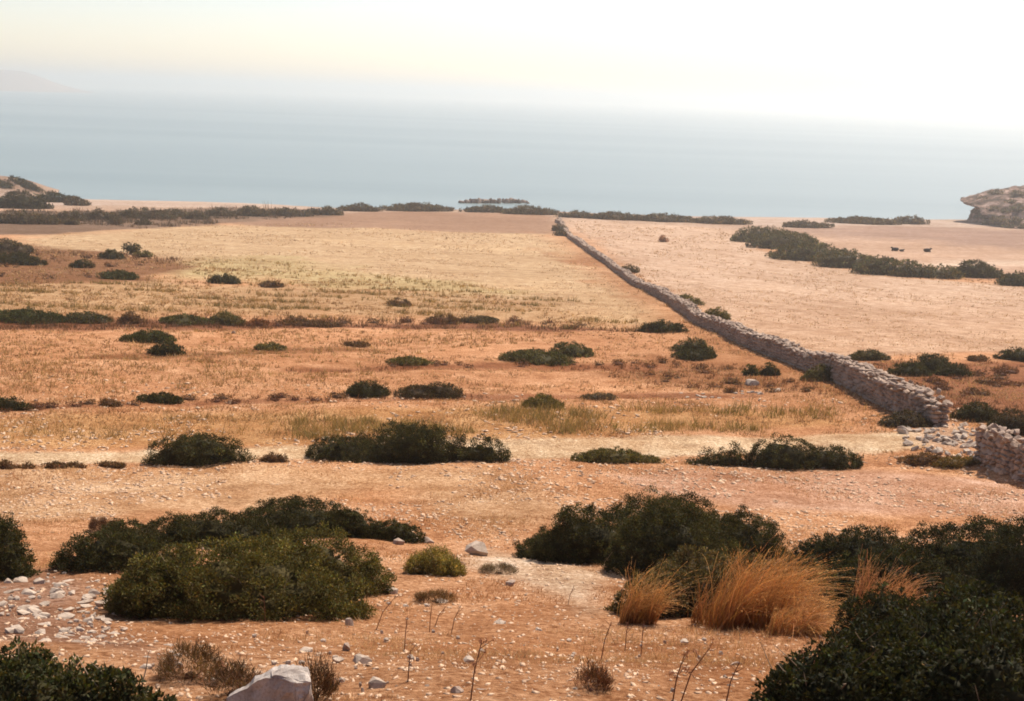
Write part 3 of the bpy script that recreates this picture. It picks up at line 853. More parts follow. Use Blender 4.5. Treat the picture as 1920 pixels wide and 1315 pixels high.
shrub([(188, 258, 507, 525)], 'green', 'flat green shrub at the lower edge of the brown hollow', group=LS)
shrub([(254, 284, 472, 483)], 'olive', 'pale olive tuft right of the small tree', group=LS)
FB = 'scrub band before the shore'
for b, lb in [((-20, 112, 397, 421), 'dark scrub at the left edge of the shore band'), ((100, 165, 396, 414), 'dark scrub second in the shore band from the left'),
              ((120, 147, 407, 422), 'small dark bush below the second scrub clump'), ((150, 222, 394, 413), 'dark scrub third in the shore band from the left'),
              ((203, 227, 407, 421), 'small dark bush in the middle of the shore band front'), ((214, 330, 391, 411), 'long dark scrub fourth in the shore band'),
              ((254, 282, 409, 422), 'small dark bush front of the shore band, rightmost of three'), ((300, 356, 391, 407), 'brownish scrub fifth in the shore band'),
              ((340, 392, 397, 412), 'low scrub in the front of the shore band'), ((380, 442, 390, 406), 'dark scrub sixth in the shore band'),
              ((438, 504, 387, 406), 'domed scrub seventh in the shore band'), ((500, 584, 391, 406), 'long scrub eighth in the shore band'),
              ((576, 642, 387, 404), 'brownish scrub where the shore band narrows'), ((636, 714, 383, 397), 'low dark hedge piece on the shore left of centre'),
              ((714, 852, 382, 397), 'long dark hedge piece on the shore, centre left'), ((866, 960, 386, 399), 'hedge piece on the shore in front of the reef, left half'),
              ((940, 1046, 387, 403), 'hedge piece on the shore in front of the reef, right half'), ((1044, 1112, 397, 409), 'hedge piece where the wall meets the shore'),
              ((1100, 1205, 398, 413), 'first dark hedge piece right of the wall end'), ((1190, 1305, 402, 417), 'second dark hedge piece right of the wall end'),
              ((1290, 1405, 406, 421), 'third dark hedge piece right of the wall end'), ((1468, 1565, 416, 428), 'thin brown hedge on the right part of the shore'),
              ((1550, 1685, 408, 421), 'straight dark hedge block near the headland'), ((1672, 1740, 406, 421), 'dark bush at the end of the straight hedge block')]:
    shrub([b], 'far', lb, group=FB, dr=0.5)
LH = 'shrubs on the low left headland'
for b, lb in [((-20, 96, 357, 392), 'large dark shrub on the low left headland'), ((20, 78, 339, 355), 'flat dark shrub on top of the low left headland'),
              ((-15, 22, 338, 352), 'dark shrub on the headland top at the left edge'), ((56, 138, 361, 380), 'dark shrub sloping to the tip of the low headland'),
              ((120, 170, 370, 386), 'lone dark bush on the sand right of the low headland')]:
    shrub([b], 'dark' if 'lone' not in lb else 'far', lb, group=LH, dr=0.6)
hr = shrub([(1370, 1485, 424, 456), (1400, 1545, 430, 468), (1440, 1595, 452, 490), (1520, 1640, 468, 503), (1600, 1700, 480, 516), (1660, 1745, 489, 520), (1720, 1800, 497, 523)], (0.085, 0.074, 0.034),
           'long curving dark hedge dividing the two right-hand fields', name='hedge', cat='hedge', group=MD, dr=0.6)
shrub([(1782, 1882, 487, 522)], 'dark', 'tall domed bush at the right end of the curving hedge', group=MD)
shrub([(1868, 1945, 511, 537)], (0.062, 0.058, 0.028), 'dark bush at the right edge beyond the domed hedge bush', group=MD)
def project(P):
    q = (np.asarray(P) - np.array([0, 0, CAMZ])) @ RN
    return np.stack([IW / 2 + F * q[:, 0] / -q[:, 2], IH / 2 - F * q[:, 1] / -q[:, 2], -q[:, 2]], 1)
hp = project(HEADV)
for k, (cx, cy) in enumerate([(1842, 372), (1868, 362), (1893, 378), (1858, 392), (1884, 398), (1908, 392), (1846, 408), (1872, 414), (1900, 416), (1912, 366), (1832, 398), (1915, 424), (1860, 426), (1890, 427)]):
    e = np.hypot(hp[:, 0] - cx, hp[:, 1] - cy)
    c_ = np.argsort(e)[:12]
    b = HEADV[c_[np.argmin(hp[c_, 2])]]
    r_ = np.random.default_rng(900 + k); w_ = r_.uniform(1.0, 2.3)
    me, o = crown_mesh([(b[0], b[1], b[2] - 0.3, w_, w_ * 0.8, w_ * 0.55)], 0.5, (0.085, 0.07, 0.04), r_, follow=False)
    root = tag(link('low_scrub', None, None, tuple(o)), 'low brown-green scrub clump on the rocky headland, ' + ORD[k] + ' in order of distance upward', 'shrub', 'scrub on the rocky headland')
    root['label'] = 'low brown-green scrub clump growing on the rocky headland'
    link('foliage', me, root)

# dry brown cushions that look all alike
def cushions(poly_px, n, tone, label, group, wpx=(14, 30), seed=1):
    r = np.random.default_rng(seed)
    P = np.array(poly_px, float); pts = []
    while len(pts) < n:
        x = r.uniform(P[:, 0].min(), P[:, 0].max()); y = r.uniform(P[:, 1].min(), P[:, 1].max())
        if sdf(P, np.array([x]), np.array([y]))[0] >= 0: pts.append((x, y))
    for k, (x, y) in enumerate(sorted(pts)):
        w = r.uniform(*wpx)
        shrub([(x - w / 2, x + w / 2, y - w * r.uniform(0.28, 0.45), y)], tone if r.random() < 0.6 else 'brown', label + ', ' + ORD[k] + ' from the left', name='cushion_shrub', group=group, auto=False, cover=2.0)
cushions([(1640, 725), (1800, 705), (1915, 690), (1915, 745), (1800, 745)], 26, (0.12, 0.055, 0.032), 'small brown cushion shrub on the heath behind the wall', 'brown cushions on the heath', (14, 34), 3)
cushions([(1180, 690), (1260, 680), (1480, 700), (1560, 735), (1300, 740)], 22, (0.15, 0.07, 0.035), 'small reddish cushion shrub on the terrace before the wall', 'reddish cushions left of the wall', (12, 26), 4)
cushions([(0, 765), (180, 755), (560, 745), (640, 742), (640, 752), (300, 762), (0, 776)], 22, (0.12, 0.055, 0.032), 'small brown cushion shrub lining the middle verge', 'brown cushions of the middle verge', (12, 30), 5)
cushions([(520, 598), (800, 596), (1180, 612), (1180, 620), (520, 613)], 18, (0.13, 0.06, 0.035), 'small brown cushion shrub lining the upper verge', 'brown cushions of the upper verge', (10, 26), 6)
cushions([(60, 470), (330, 488), (280, 515), (0, 530), (0, 500)], 16, (0.11, 0.055, 0.03), 'small brown cushion shrub in the brown hollow', 'brown cushions of the left hollow', (8, 20), 7)
cushions([(560, 692), (930, 680), (1250, 680), (1250, 694), (900, 690)], 16, (0.14, 0.065, 0.035), 'small brown cushion shrub on the thin middle verge', 'brown cushions of the thin verge', (10, 24), 8)

# brown dry shrublets of the near slope
NB = 'dry brown shrublets of the near slope'
for b, t, lb, sp in [((312, 402, 1214, 1276), 'brown', 'brown dry shrublet left of the grey boulder, upper one', 0.35), ((392, 482, 1246, 1312), (0.10, 0.055, 0.032), 'brown dry shrublet touching the left side of the boulder', 0.35),
                     ((578, 604, 1242, 1312), (0.07, 0.035, 0.02), 'narrow dark brown tuft against the right side of the boulder', 0.7), ((1088, 1126, 1254, 1300), (0.09, 0.04, 0.024), 'lone pointed dark brown tuft on the bare ground', 0.7),
                     ((905, 966, 1058, 1078), 'grey', 'grey dry cushion plant below the pale block', 0.2), ((785, 850, 1108, 1132), 'brown', 'thin brown dry cushion on the bare slope', 0.4),
                     ((172, 222, 970, 996), (0.10, 0.05, 0.03), 'small brown bush behind the long low dark shrub', 0.3)]:
    shrub([b], t, lb, name='dry_shrublet', cat='dry plant', group=NB, auto=False, spiky=sp, wr=0.07, Lmin=0.05, cover=4.0, core=0.25)

# ------------------------------------------------------------------ small tree
tb = at(245, 477); td = depth(tb)
trw, trh = 13.5 * td / F, 7.5 * td / F
root = tag(link('small_tree', None, None, tuple(tb)), 'small round-crowned tree standing alone above the brown hollow', 'tree')
me, o = crown_mesh([(tb[0], tb[1], tb[2] + 10.5 * td / F, trw, trw, trh), (tb[0] + trw * 0.3, tb[1], tb[2] + 11.5 * td / F, trw * 0.6, trw * 0.6, trh * 0.8)], 4.2 * td / F, TONES['dark'], rng, follow=False, full=True)
link('crown', me, root, tuple(np.array(o) - tb))
v, q = join_tubes([tube([(0, 0, -0.1), (0.05, 0, 0.5), (0.1, 0, 1.3)], [0.16, 0.12, 0.08]), tube([(0.05, 0, 0.6), (0.5, 0.1, 1.4)], [0.07, 0.03]), tube([(0.05, 0, 0.5), (-0.45, -0.1, 1.3)], [0.07, 0.03])])
link('trunk', mesh_np('trunk', v, q, M_BARK), root)

# ------------------------------------------------------------------ golden tussocks
def tussock(bx, by, hpx, wpx, n, colr, label, lean=0.7, seed=0):
    r = np.random.default_rng(seed)
    B = at(bx, by); dp = depth(B)
    Hh, Wd = hpx * dp / F, wpx * dp / F
    SEG = 8
    nc = 22; cl = r.integers(0, nc, n)
    cxy = r.uniform(-0.5, 0.5, (nc, 2)) * np.array([Wd * 0.62, Wd * 0.35])
    bxy = cxy[cl] + r.normal(0, 1, (n, 2)) * Wd * 0.05
    hgt = Hh * (r.uniform(0.45, 1.05, nc)[cl]) * r.uniform(0.35, 1.15, n)
    ang = r.normal(0, 0.5, nc)[cl] + r.normal(0, 0.5, n)
    ln = lean * (r.uniform(0.35, 1.25, nc)[cl]) * r.uniform(0.3, 1.5, n) + 0.3 * bxy[:, 0] / Wd
    gz = height(B[0] + bxy[:, 0], B[1] + bxy[:, 1], False) - B[2]
    t = np.linspace(0, 1, SEG + 1)
    wv = r.normal(0, 0.05, (n, 2)) * hgt[:, None]
    fx = (ln * hgt)[:, None] * (t ** 1.7)[None] * np.cos(ang)[:, None] + wv[:, :1] * np.sin(t * 4)[None]
    fy = (ln * hgt)[:, None] * (t ** 1.7)[None] * np.sin(ang)[:, None] * 0.7 + wv[:, 1:] * np.sin(t * 5)[None]
    fz = hgt[:, None] * (t[None] - 0.42 * (t ** 3.2)[None] * np.clip(ln, 0, 1.4)[:, None])
    P3 = np.stack([bxy[:, :1] + fx, bxy[:, 1:] + fy, gz[:, None] + fz - 0.02], -1)
    w = 0.0030 * (1 - 0.7 * t)[None] * r.uniform(0.6, 1.4, (n, 1))
    a2 = r.uniform(0, 3.14, (n, 1))
    off = np.stack([w * np.cos(a2), w * np.sin(a2), w * 0], -1)
    V_ = np.stack([P3 - off, P3 + off], 2).reshape(-1, 3)
    base = (np.arange(n) * (SEG + 1) * 2)[:, None] + (np.arange(SEG) * 2)[None]
    Q_ = np.stack([base, base + 1, base + 3, base + 2], -1).reshape(-1, 4)
    cc = np.array(colr) * np.exp(r.normal(0, 0.28, (n, 1))) * (1 + r.normal(0, 0.08, (n, 3)))
    grad = np.array([0.62, 0.50, 0.42])[None] * (1 - t[:, None]) + np.array([1.08, 1.08, 1.08])[None] * t[:, None]   # redder stalks, paler tips
    cb = np.repeat((cc[:, None, :] * grad[None]).reshape(-1, 3), 2, 0)
    root = tag(link('grass_tussock', None, None, tuple(B)), label, 'grass tussock', 'golden grass tussocks')
    link('blades', mesh_np('blades', V_, Q_, M_GRASS, np.clip(cb, 0.01, 1)), root)
    # feathery seed heads along the last third of the stalks
    sel = r.random(n) < 0.6
    H3 = P3[sel]; m_ = len(H3); K = 7
    tt = r.uniform(0.62, 1.0, (m_, K)) * SEG
    i0 = np.clip(tt.astype(int), 0, SEG - 1); fr = (tt - i0)[..., None]
    rows = np.arange(m_)[:, None]
    C_ = (H3[rows, i0] * (1 - fr) + H3[rows, i0 + 1] * fr).reshape(-1, 3)
    D_ = (H3[rows, i0 + 1] - H3[rows, i0]).reshape(-1, 3); D_ /= np.linalg.norm(D_, axis=1)[:, None] + 1e-9
    v, q, c = leaves_from(C_, D_ * 1.5, 0.030, 0.16, colr, np.repeat(np.exp(r.normal(0.12, 0.2, (m_, 1))), K, 0) * np.array([1.05, 1.06, 1.05]), r)
    link('seed_head', mesh_np('seed_head', v, q, M_GRASS, np.clip(c, 0.01, 1)), root)['kind'] = 'stuff'
tussock(1400, 1176, 172, 200, 2300, (0.48, 0.235, 0.075), 'largest golden grass tussock leaning right in front of the huge dark shrub', 0.85, 1)
tussock(1480, 1192, 120, 140, 1000, (0.48, 0.25, 0.09), 'low golden grass fringe at the right foot of the largest tussock', 0.9, 2)
tussock(1195, 1166, 130, 100, 700, (0.44, 0.24, 0.085), 'golden grass tussock at the left end of the brownish shrub', 0.7, 3)
tussock(1320, 1168, 105, 80, 260, (0.34, 0.16, 0.06), 'thin reddish grass tussock between the two golden ones', 0.6, 4)
tussock(1640, 1172, 150, 130, 900, (0.44, 0.23, 0.10), 'dry pinkish grass tussock inside the huge dark shrub', 0.6, 5)

# ------------------------------------------------------------------ boulder and loose stones
def boulder():
    B = at(508, 1335); dp = depth(B); k = dp / F
    bm = bmesh.new()
    pts = [(-82, 0, 26), (-86, -6, -30), (-66, 26, 24), (-34, -5, 50), (-8, -6, 74), (10, -2, 77), (44, -6, 64), (48, -16, -30), (-30, -20, -30), (0, 36, 72),
           (34, 42, 76), (66, 36, 78), (76, 4, 62), (74, 30, -30), (60, -8, 20), (-50, 36, -30), (20, 52, -30)]
    for p in pts: bm.verts.new((p[0] * k, p[1] * k, p[2] * k))
    bmesh.ops.convex_hull(bm, input=bm.verts)
    bmesh.ops.delete(bm, geom=[v for v in bm.verts if not v.link_faces], context='VERTS')
    bmesh.ops.subdivide_edges(bm, edges=bm.edges, cuts=5, use_grid_fill=True)
    bmesh.ops.triangulate(bm, faces=bm.faces)
    bm.normal_update()
    P = np.array([v.co for v in bm.verts])
    d = 0.013 * vnoise3(P * 9, 3) + 0.012 * vnoise3(P * 22, 5) + 0.006 * vnoise3(P * 60, 8)
    for v, q in zip(bm.verts, d): v.co += v.normal * q
    m = bpy.data.meshes.new('boulder'); bm.to_mesh(m); bm.free()
    m.materials.append(make_stone_mat('boulder_rock', (0.42, 0.355, 0.30), 1.0, 3.0))
    tag(link('boulder', m, None, tuple(B)), 'wedge-shaped grey boulder at the bottom edge, lit on top', 'boulder')
boulder()

def px_stone(cx, cy, w, h, label, group=None, pale=True, r=rng, name='stone', tilt=0.11):
    B = at(cx, cy + h * 0.4); dp = depth(B); k = dp / F
    sx, sz = w / 2 * k, max(h * 0.55 * k, 0.018)
    it = ((B[0], B[1], B[2] + sz * 0.45), rot_mat(r.uniform(-0.4, 0.4) if tilt < 0.2 else r.uniform(0, 3.1), r.normal(0, tilt), r.normal(0, tilt)), (sx, sx * r.uniform(0.6, 0.9), sz), int(r.integers(10)))
    return tag(stone_obj(name, it, PSTONES if pale else STONES), label, 'stone', group)
GN = 'notable loose stones'
for a in [(895, 1028, 52, 30, 'large pale squarish block at the right of the small yellow-green bush'), (748, 1015, 24, 12, 'flat pale stone at the right tip of the long dark shrub, left of three'),
          (771, 1011, 26, 9, 'flat pale stone at the right tip of the long dark shrub, middle of three'), (801, 1012, 30, 11, 'flat pale stone at the right tip of the long dark shrub, right of three'),
          (732, 1107, 28, 16, 'pale pyramid-topped stone below the broad shrub on open ground'), (573, 1219, 26, 14, 'pale domed stone above the boulder'),
          (650, 1212, 18, 20, 'dark-sided upright stone up the slope from the boulder'), (634, 1236, 24, 12, 'pale flat stone right of and above the boulder'),
          (680, 1236, 36, 18, 'angular pale stone with a shadowed notch right of the boulder'), (706, 1279, 38, 24, 'pale stone with a black shadowed front, right of the boulder'),
          (856, 1294, 28, 18, 'pale stone with dark left side at the bottom edge'), (898, 1297, 28, 11, 'flat pale stone at the bottom edge beside a stalk'),
          (958, 1094, 22, 14, 'dark grey stone below the grey cushion plant'), (827, 1127, 24, 10, 'pale stone in the thin brown cushion'),
          (400, 1277, 18, 14, 'pale stone between the two brown shrublets'), (655, 1167, 16, 22, 'pale broken stone in the golden straw'),
          (118, 1197, 36, 10, 'flat stone with a black shadow at the lower edge of the stony patch'), (938, 1168, 24, 9, 'flat pale stone alone in the middle of bare ground'),
          (1380, 1245, 22, 14, 'bluish grey stone left of the huge dark shrub'), (1283, 1202, 18, 9, 'small white stone below the brownish shrub'),
          (1410, 717, 26, 13, 'bright white stone below the two upright bushes'), (438, 623, 8, 6, 'tiny white stone on the upper left terrace'),
          (67, 415, 6, 5, 'tiny white stone by the shore scrub at the left'), (1882, 884, 18, 14, 'white round stone at the foot of the short near wall'),
          (878, 1236, 24, 14, 'brown lump of stone at the root of the tall reddish stalk')]:
    px_stone(*a, group=GN, pale='dark' not in a[4] or 'black' in a[4])

def scatter_stones(poly_px, n, wr, label, group, seed, pale=True, hr=(0.2, 0.5), name='stone'):
    r = np.random.default_rng(seed); P = np.array(poly_px, float); k = 0
    while k < n:
        x = r.uniform(P[:, 0].min(), P[:, 0].max()); y = r.uniform(P[:, 1].min(), P[:, 1].max())
        if sdf(P, np.array([x]), np.array([y]))[0] < 0: continue
        w = wr[0] + (wr[1] - wr[0]) * r.random() ** 2.2
        px_stone(x, y, w, w * r.uniform(*hr), label, group, pale, r, name, 0.32 if 'fallen' in name else 0.11); k += 1
scatter_stones([(0, 1085), (110, 1070), (205, 1085), (215, 1160), (250, 1190), (330, 1215), (350, 1250), (300, 1262), (200, 1220), (90, 1206), (0, 1205)], 210, (6, 32),
               'pale flat stone strewn in the stony patch at the left', 'stones of the stony patch', 5, name='flat_stone')
scatter_stones([(430, 1180), (720, 1120), (1100, 1180), (1350, 1200), (1380, 1300), (620, 1305), (600, 1250), (440, 1240)], 70, (6, 15),
               'small pale stone scattered over the bare foreground', 'small stones of the foreground', 6, name='small_stone')
scatter_stones([(1690, 800), (1745, 800), (1790, 785), (1860, 822), (1825, 862), (1770, 850), (1700, 838)], 110, (6, 24),
               'fallen stone in the gap between the two walls', 'fallen stones in the wall gap', 7, True, (0.35, 0.7), name='fallen_stone')
scatter_stones([(1240, 735), (1480, 730), (1490, 746), (1250, 748)], 16, (8, 17), 'white stone lining the reddish terrace edge left of the long wall', 'white stones of the terrace edge', 8)

def rand_heights(x, y): return height(x, y, False)

def scatter_xy(n, y0, y1, seed, half=0.56):
    r = np.random.default_rng(seed)
    y = np.exp(r.uniform(math.log(y0), math.log(y1), n)); x = r.uniform(-1, 1, n) * half * (y + 5)
    return x, y, r

# pebbles
x, y, r = scatter_xy(24000, 5, 46, 61)
x2, y2, _ = scatter_xy(16000, 19, 38, 64)
x, y = np.concatenate([x, x2]), np.concatenate([y, y2])
keep = (sdf(P_TRACK, x, y) < 0.1) & (vnoise(x / 2.2, y / 2.2, 62) + 0.5 * vnoise(x / 0.7, y / 0.7, 63) > -0.12)
x, y = x[keep], y[keep]; z = height(x, y)
items = []
for i in range(len(x)):
    s = max(0.008, 0.0009 * y[i]) * math.exp(min(r.normal(0, 0.6), 0.95))
    items.append(((x[i], y[i], z[i] + s * 0.05), rot_mat(r.uniform(0, 6), r.normal(0, 0.2), 0), (s * 1.6, s * 1.1, s * 0.55), int(r.integers(8))))
pb = link('pebbles', merge_stones(items, [mesh_arrays(hull_mesh('chip', 8, 400 + i)) for i in range(8)], 'pebbles', M_CHIP, np.zeros(3)))
tag(pb, 'small pale pebbles strewn over the near field and slope', 'pebbles', kind='stuff')

# ------------------------------------------------------------------ dry grass and weeds
def blades(x, y, per, hgt, wid, cols, r, lean=0.5, spread=0.04):
    n = len(x)
    X_ = np.repeat(x, per) + r.normal(0, 1, n * per) * np.repeat(spread, per); Y_ = np.repeat(y, per) + r.normal(0, 1, n * per) * np.repeat(spread, per)
    Z_ = height(X_, Y_) - 0.01
    h = np.repeat(hgt, per) * r.uniform(0.4, 1.15, n * per); w = np.repeat(wid, per) * r.uniform(0.6, 1.3, n * per)
    a = r.uniform(0, 6.283, n * per); ld = r.uniform(0, 6.283, n * per); lv = lean * h * r.uniform(0, 1.3, n * per)
    b0 = np.stack([X_ - np.cos(a) * w, Y_ - np.sin(a) * w, Z_], 1); b1 = np.stack([X_ + np.cos(a) * w, Y_ + np.sin(a) * w, Z_], 1)
    tp = np.stack([X_ + np.cos(ld) * lv, Y_ + np.sin(ld) * lv, Z_ + h], 1)
    V_ = np.stack([b0, b1, tp], 1).reshape(-1, 3)
    cc = np.repeat(cols, per, 0) * np.exp(r.normal(0, 0.2, (n * per, 1)))
    return V_, np.arange(3 * n * per).reshape(-1, 3), np.repeat(np.clip(cc, 0.01, 0.9), 3, 0)

x, y, r = scatter_xy(42000, 4.5, 50, 71)
dens = vnoise(x / 1.6, y / 1.6, 72) + 0.6 * vnoise(x / 0.5, y / 0.5, 73)
keep = (sdf(P_TRACK, x, y) < 0.15) & (sdf(P_CREAM, x, y) < 0.2) & (dens > 0.05) & (sdf(P_STONY, x, y) < 0)
x, y, dens = x[keep], y[keep], dens[keep]
mixv = np.clip(0.5 + 0.5 * vnoise(x / 1.1, y / 1.1, 74) + r.normal(0, 0.25, len(x)), 0, 1)[:, None]
cols = np.array([0.55, 0.36, 0.175]) * mixv + np.array([0.33, 0.14, 0.052]) * (1 - mixv)
v, q, c = blades(x, y, 7, np.clip(0.03 + 0.045 * dens, 0.02, 0.11) + 0.0005 * y, np.maximum(0.0026, 0.00040 * y), cols, r, 0.9, np.maximum(0.035, 0.004 * y))
g = tag(link('dry_grass', mesh_np('dry_grass', v, q, M_GRASS, c)), 'short dry straw covering the near slope', 'grass', kind='stuff')

x, y, r = scatter_xy(34000, 34, 140, 75, 0.6)
keep = (sdf(P_TRACK, x, y) < 0.15) & (sdf(P_PALE, x, y) < 0.5) & (sdf(P_GAP, x, y) < 0) & (sdf(P_STRAW, x, y) < 0) & (sdf(P_VERGE4, x, y) < 0) & (sdf(P_VERGE3, x, y) < 0) & (sdf(P_VERGE2, x, y) < 0) & (vnoise(x / 5, y / 5, 76) + 0.6 * vnoise(x / 1.5, y / 1.5, 77) + 0.4 * (sdf(P_STRAW, x, y) < 0) > 0.1)
x, y = x[keep], y[keep]
mixv = np.clip(r.random((len(x), 1)) * 1.2, 0, 1)
cols = np.array([0.50, 0.32, 0.15]) * mixv + np.array([0.20, 0.10, 0.04]) * (1 - mixv)
sz = (0.07 + 0.0011 * y) * np.exp(r.normal(0, 0.35, len(x)))
v, q, c = blades(x, y, 6, sz, np.maximum(0.012, 0.00045 * y), cols, r, 1.0, sz * 0.7)
tag(link('stubble', mesh_np('stubble', v, q, M_GRASS, c)), 'dry brown and straw stubble over the terraces', 'grass', kind='stuff')

x, y, r = scatter_xy(34000, 48, 290, 78, 0.62)
keep = ((sdf(P_PALE, x, y) > 0.3) | (sdf(P_STRAW, x, y) > 0.3)) & (vnoise(x / 7, y / 7, 79) + 0.6 * vnoise(x / 2, y / 2, 80) > -0.1)
x, y = x[keep], y[keep]
mixv = np.clip(r.random((len(x), 1)), 0, 1)
cols = np.array([0.53, 0.37, 0.22]) * mixv + np.array([0.42, 0.275, 0.155]) * (1 - mixv)
sz = (0.05 + 0.0008 * y) * np.exp(r.normal(0, 0.3, len(x)))
v, q, c = blades(x, y, 4, sz, np.maximum(0.012, 0.00042 * y), cols, r, 1.2, sz * 0.9)
tag(link('field_stubble', mesh_np('field_stubble', v, q, M_GRASS, c)), 'short pale stubble on the two harvested fields', 'stubble', kind='stuff')

# weeds: olive tufts in the fallow strips
def weeds(name, poly, n, y0, y1, hgt, colr, label, seed, rows=0.0, per=9, colr2=(0.40, 0.25, 0.09), thr=-0.2):
    x, y, r = scatter_xy(n, y0, y1, seed, 0.62)
    keep = sdf(poly, x, y) > 0
    keep &= vnoise(x / 6, y / 4, seed + 1) + 0.5 * vnoise(x / 1.5, y / 1.5, seed + 2) > thr
    x, y = x[keep], y[keep]
    if rows: y = np.round(y / rows) * rows + r.normal(0, rows * 0.12, len(y))
    mixv = r.random((len(x), 1)) ** 1.5
    cols = np.array(colr) * (1 - mixv) + np.array(colr2) * mixv
    sz = hgt * np.exp(r.normal(0, 0.35, len(x)))
    v, q, c = blades(x, y, per, sz, np.maximum(0.009, 0.00035 * y), cols, r, 0.8, sz * 0.42)
    tag(link(name, mesh_np(name, v, q, M_GRASS, c)), label, 'weeds', kind='stuff')
P_W1 = wpoly([(540, 790), (900, 775), (1100, 765), (1560, 768), (1560, 800), (1200, 812), (880, 815), (560, 825)])
P_W1b = wpoly([(0, 795), (250, 785), (560, 775), (560, 815), (250, 822), (0, 826)])
P_W2 = wpoly([(0, 695), (400, 672), (700, 668), (700, 705), (400, 728), (0, 740)])
P_W2b = wpoly([(0, 620), (650, 620), (1100, 625), (900, 655), (600, 680), (0, 700)])
weeds('green_weeds', P_W1, 14000, 28, 60, 0.36, (0.19, 0.15, 0.045), 'olive green weeds in a strip behind the dirt track', 81, per=14)
weeds('straw_weeds', P_W1b, 8000, 28, 60, 0.24, (0.25, 0.16, 0.06), 'sparse straw-coloured weeds behind the track on the left', 84)
weeds('sparse_weeds', P_W2, 9000, 36, 95, 0.22, (0.24, 0.16, 0.055), 'sparse olive weeds on the terrace left of the round dark shrub', 87)
weeds('terrace_weeds', P_W2b, 9000, 45, 140, 0.2, (0.26, 0.17, 0.06), 'thin dry weeds below the upper verge', 90)
weeds('row_weeds', P_ROWS, 22000, 60, 190, 0.3, (0.16, 0.125, 0.04), 'rows of olive weeds in the field above the upper verge', 93, rows=4.5, per=10)
weeds('yellow_weeds', P_GREEN, 16000, 80, 240, 0.26, (0.27, 0.20, 0.075), 'yellow-green weeds in a strip at the near edge of the straw field', 96, per=7)

weeds('shore_scrub', P_BANDL, 16000, 180, 330, 0.75, (0.085, 0.062, 0.036), 'low dark scrub covering the ground before the shore on the left', 101, per=8, colr2=(0.16, 0.10, 0.055), thr=-0.05)
weeds('hollow_scrub', P_SCRUB, 9000, 110, 260, 0.4, (0.11, 0.06, 0.03), 'low brown scrub covering the left hollow', 104, per=8, colr2=(0.20, 0.11, 0.045))
weeds('verge_scrub', P_VERGE4, 16000, 55, 130, 0.34, (0.11, 0.065, 0.032), 'low brown scrub along the upper verge', 107, per=9, colr2=(0.18, 0.085, 0.04), thr=-0.4)
weeds('middle_verge_scrub', P_VERGE2, 12000, 32, 70, 0.16, (0.15, 0.07, 0.034), 'low brown growth along the middle verge', 110, per=9, colr2=(0.22, 0.11, 0.05))
weeds('thin_verge_scrub', P_VERGE3, 9000, 45, 85, 0.18, (0.15, 0.07, 0.034), 'low brown growth along the thin verge', 113, per=9, colr2=(0.22, 0.11, 0.05))
weeds('heath', P_HEATH, 14000, 36, 90, 0.24, (0.12, 0.06, 0.032), 'low reddish heath behind the long wall', 116, per=9, colr2=(0.24, 0.11, 0.05))
weeds('terrace_heath', P_HEATH2, 9000, 40, 90, 0.2, (0.15, 0.075, 0.036), 'low reddish heath on the terrace left of the wall', 119, per=9, colr2=(0.26, 0.12, 0.05))

# ------------------------------------------------------------------ dry stalks
def stalk(bx, by, tx, ty, label, head=True, colr=(0.20, 0.10, 0.055), seed=0):
    r = np.random.default_rng(seed)
    B = at(bx, by); k = depth(B) / F
    h, dx = (by - ty) * k * 1.08, (tx - bx) * k
    ts = [tube([(0, 0, -0.03), (dx * 0.35, 0.01, h * 0.5), (dx, 0, h)], [0.0045, 0.0036, 0.0022], 4)]
    hd = []
    for j in range(5):
        t = r.uniform(0.45, 0.95); a = r.uniform(0, 6.28); ln = h * r.uniform(0.08, 0.2)
        p = np.array([dx * t, 0, h * t]); e = p + np.array([math.cos(a) * ln, math.sin(a) * ln, ln * 0.9])
        ts.append(tube([p, e], [0.0025, 0.0015], 3))
        hd.append(e)
    hd.append(np.array([dx, 0, h]))
    root = tag(link('dry_stalk', None, None, tuple(B)), label, 'dry stalk', 'dry stalks on the near slope')
    v, q = join_tubes(ts)
    link('stem', mesh_np('stem', v, q, M_GRASS, np.repeat(np.array([colr]), len(v), 0)), root)
    if head:
        C_ = np.repeat(np.array(hd), 10, 0) + r.normal(0, 0.008, (len(hd) * 10, 3))
        v, q, c = leaves_from(C_, r.normal(size=C_.shape), 0.018, 0.4, (colr[0] * 1.2, colr[1] * 1.1, colr[2]), np.ones((len(C_), 3)), r)
        link('seed_head', mesh_np('seed_head', v, q, M_GRASS, c), root)['kind'] = 'stuff'
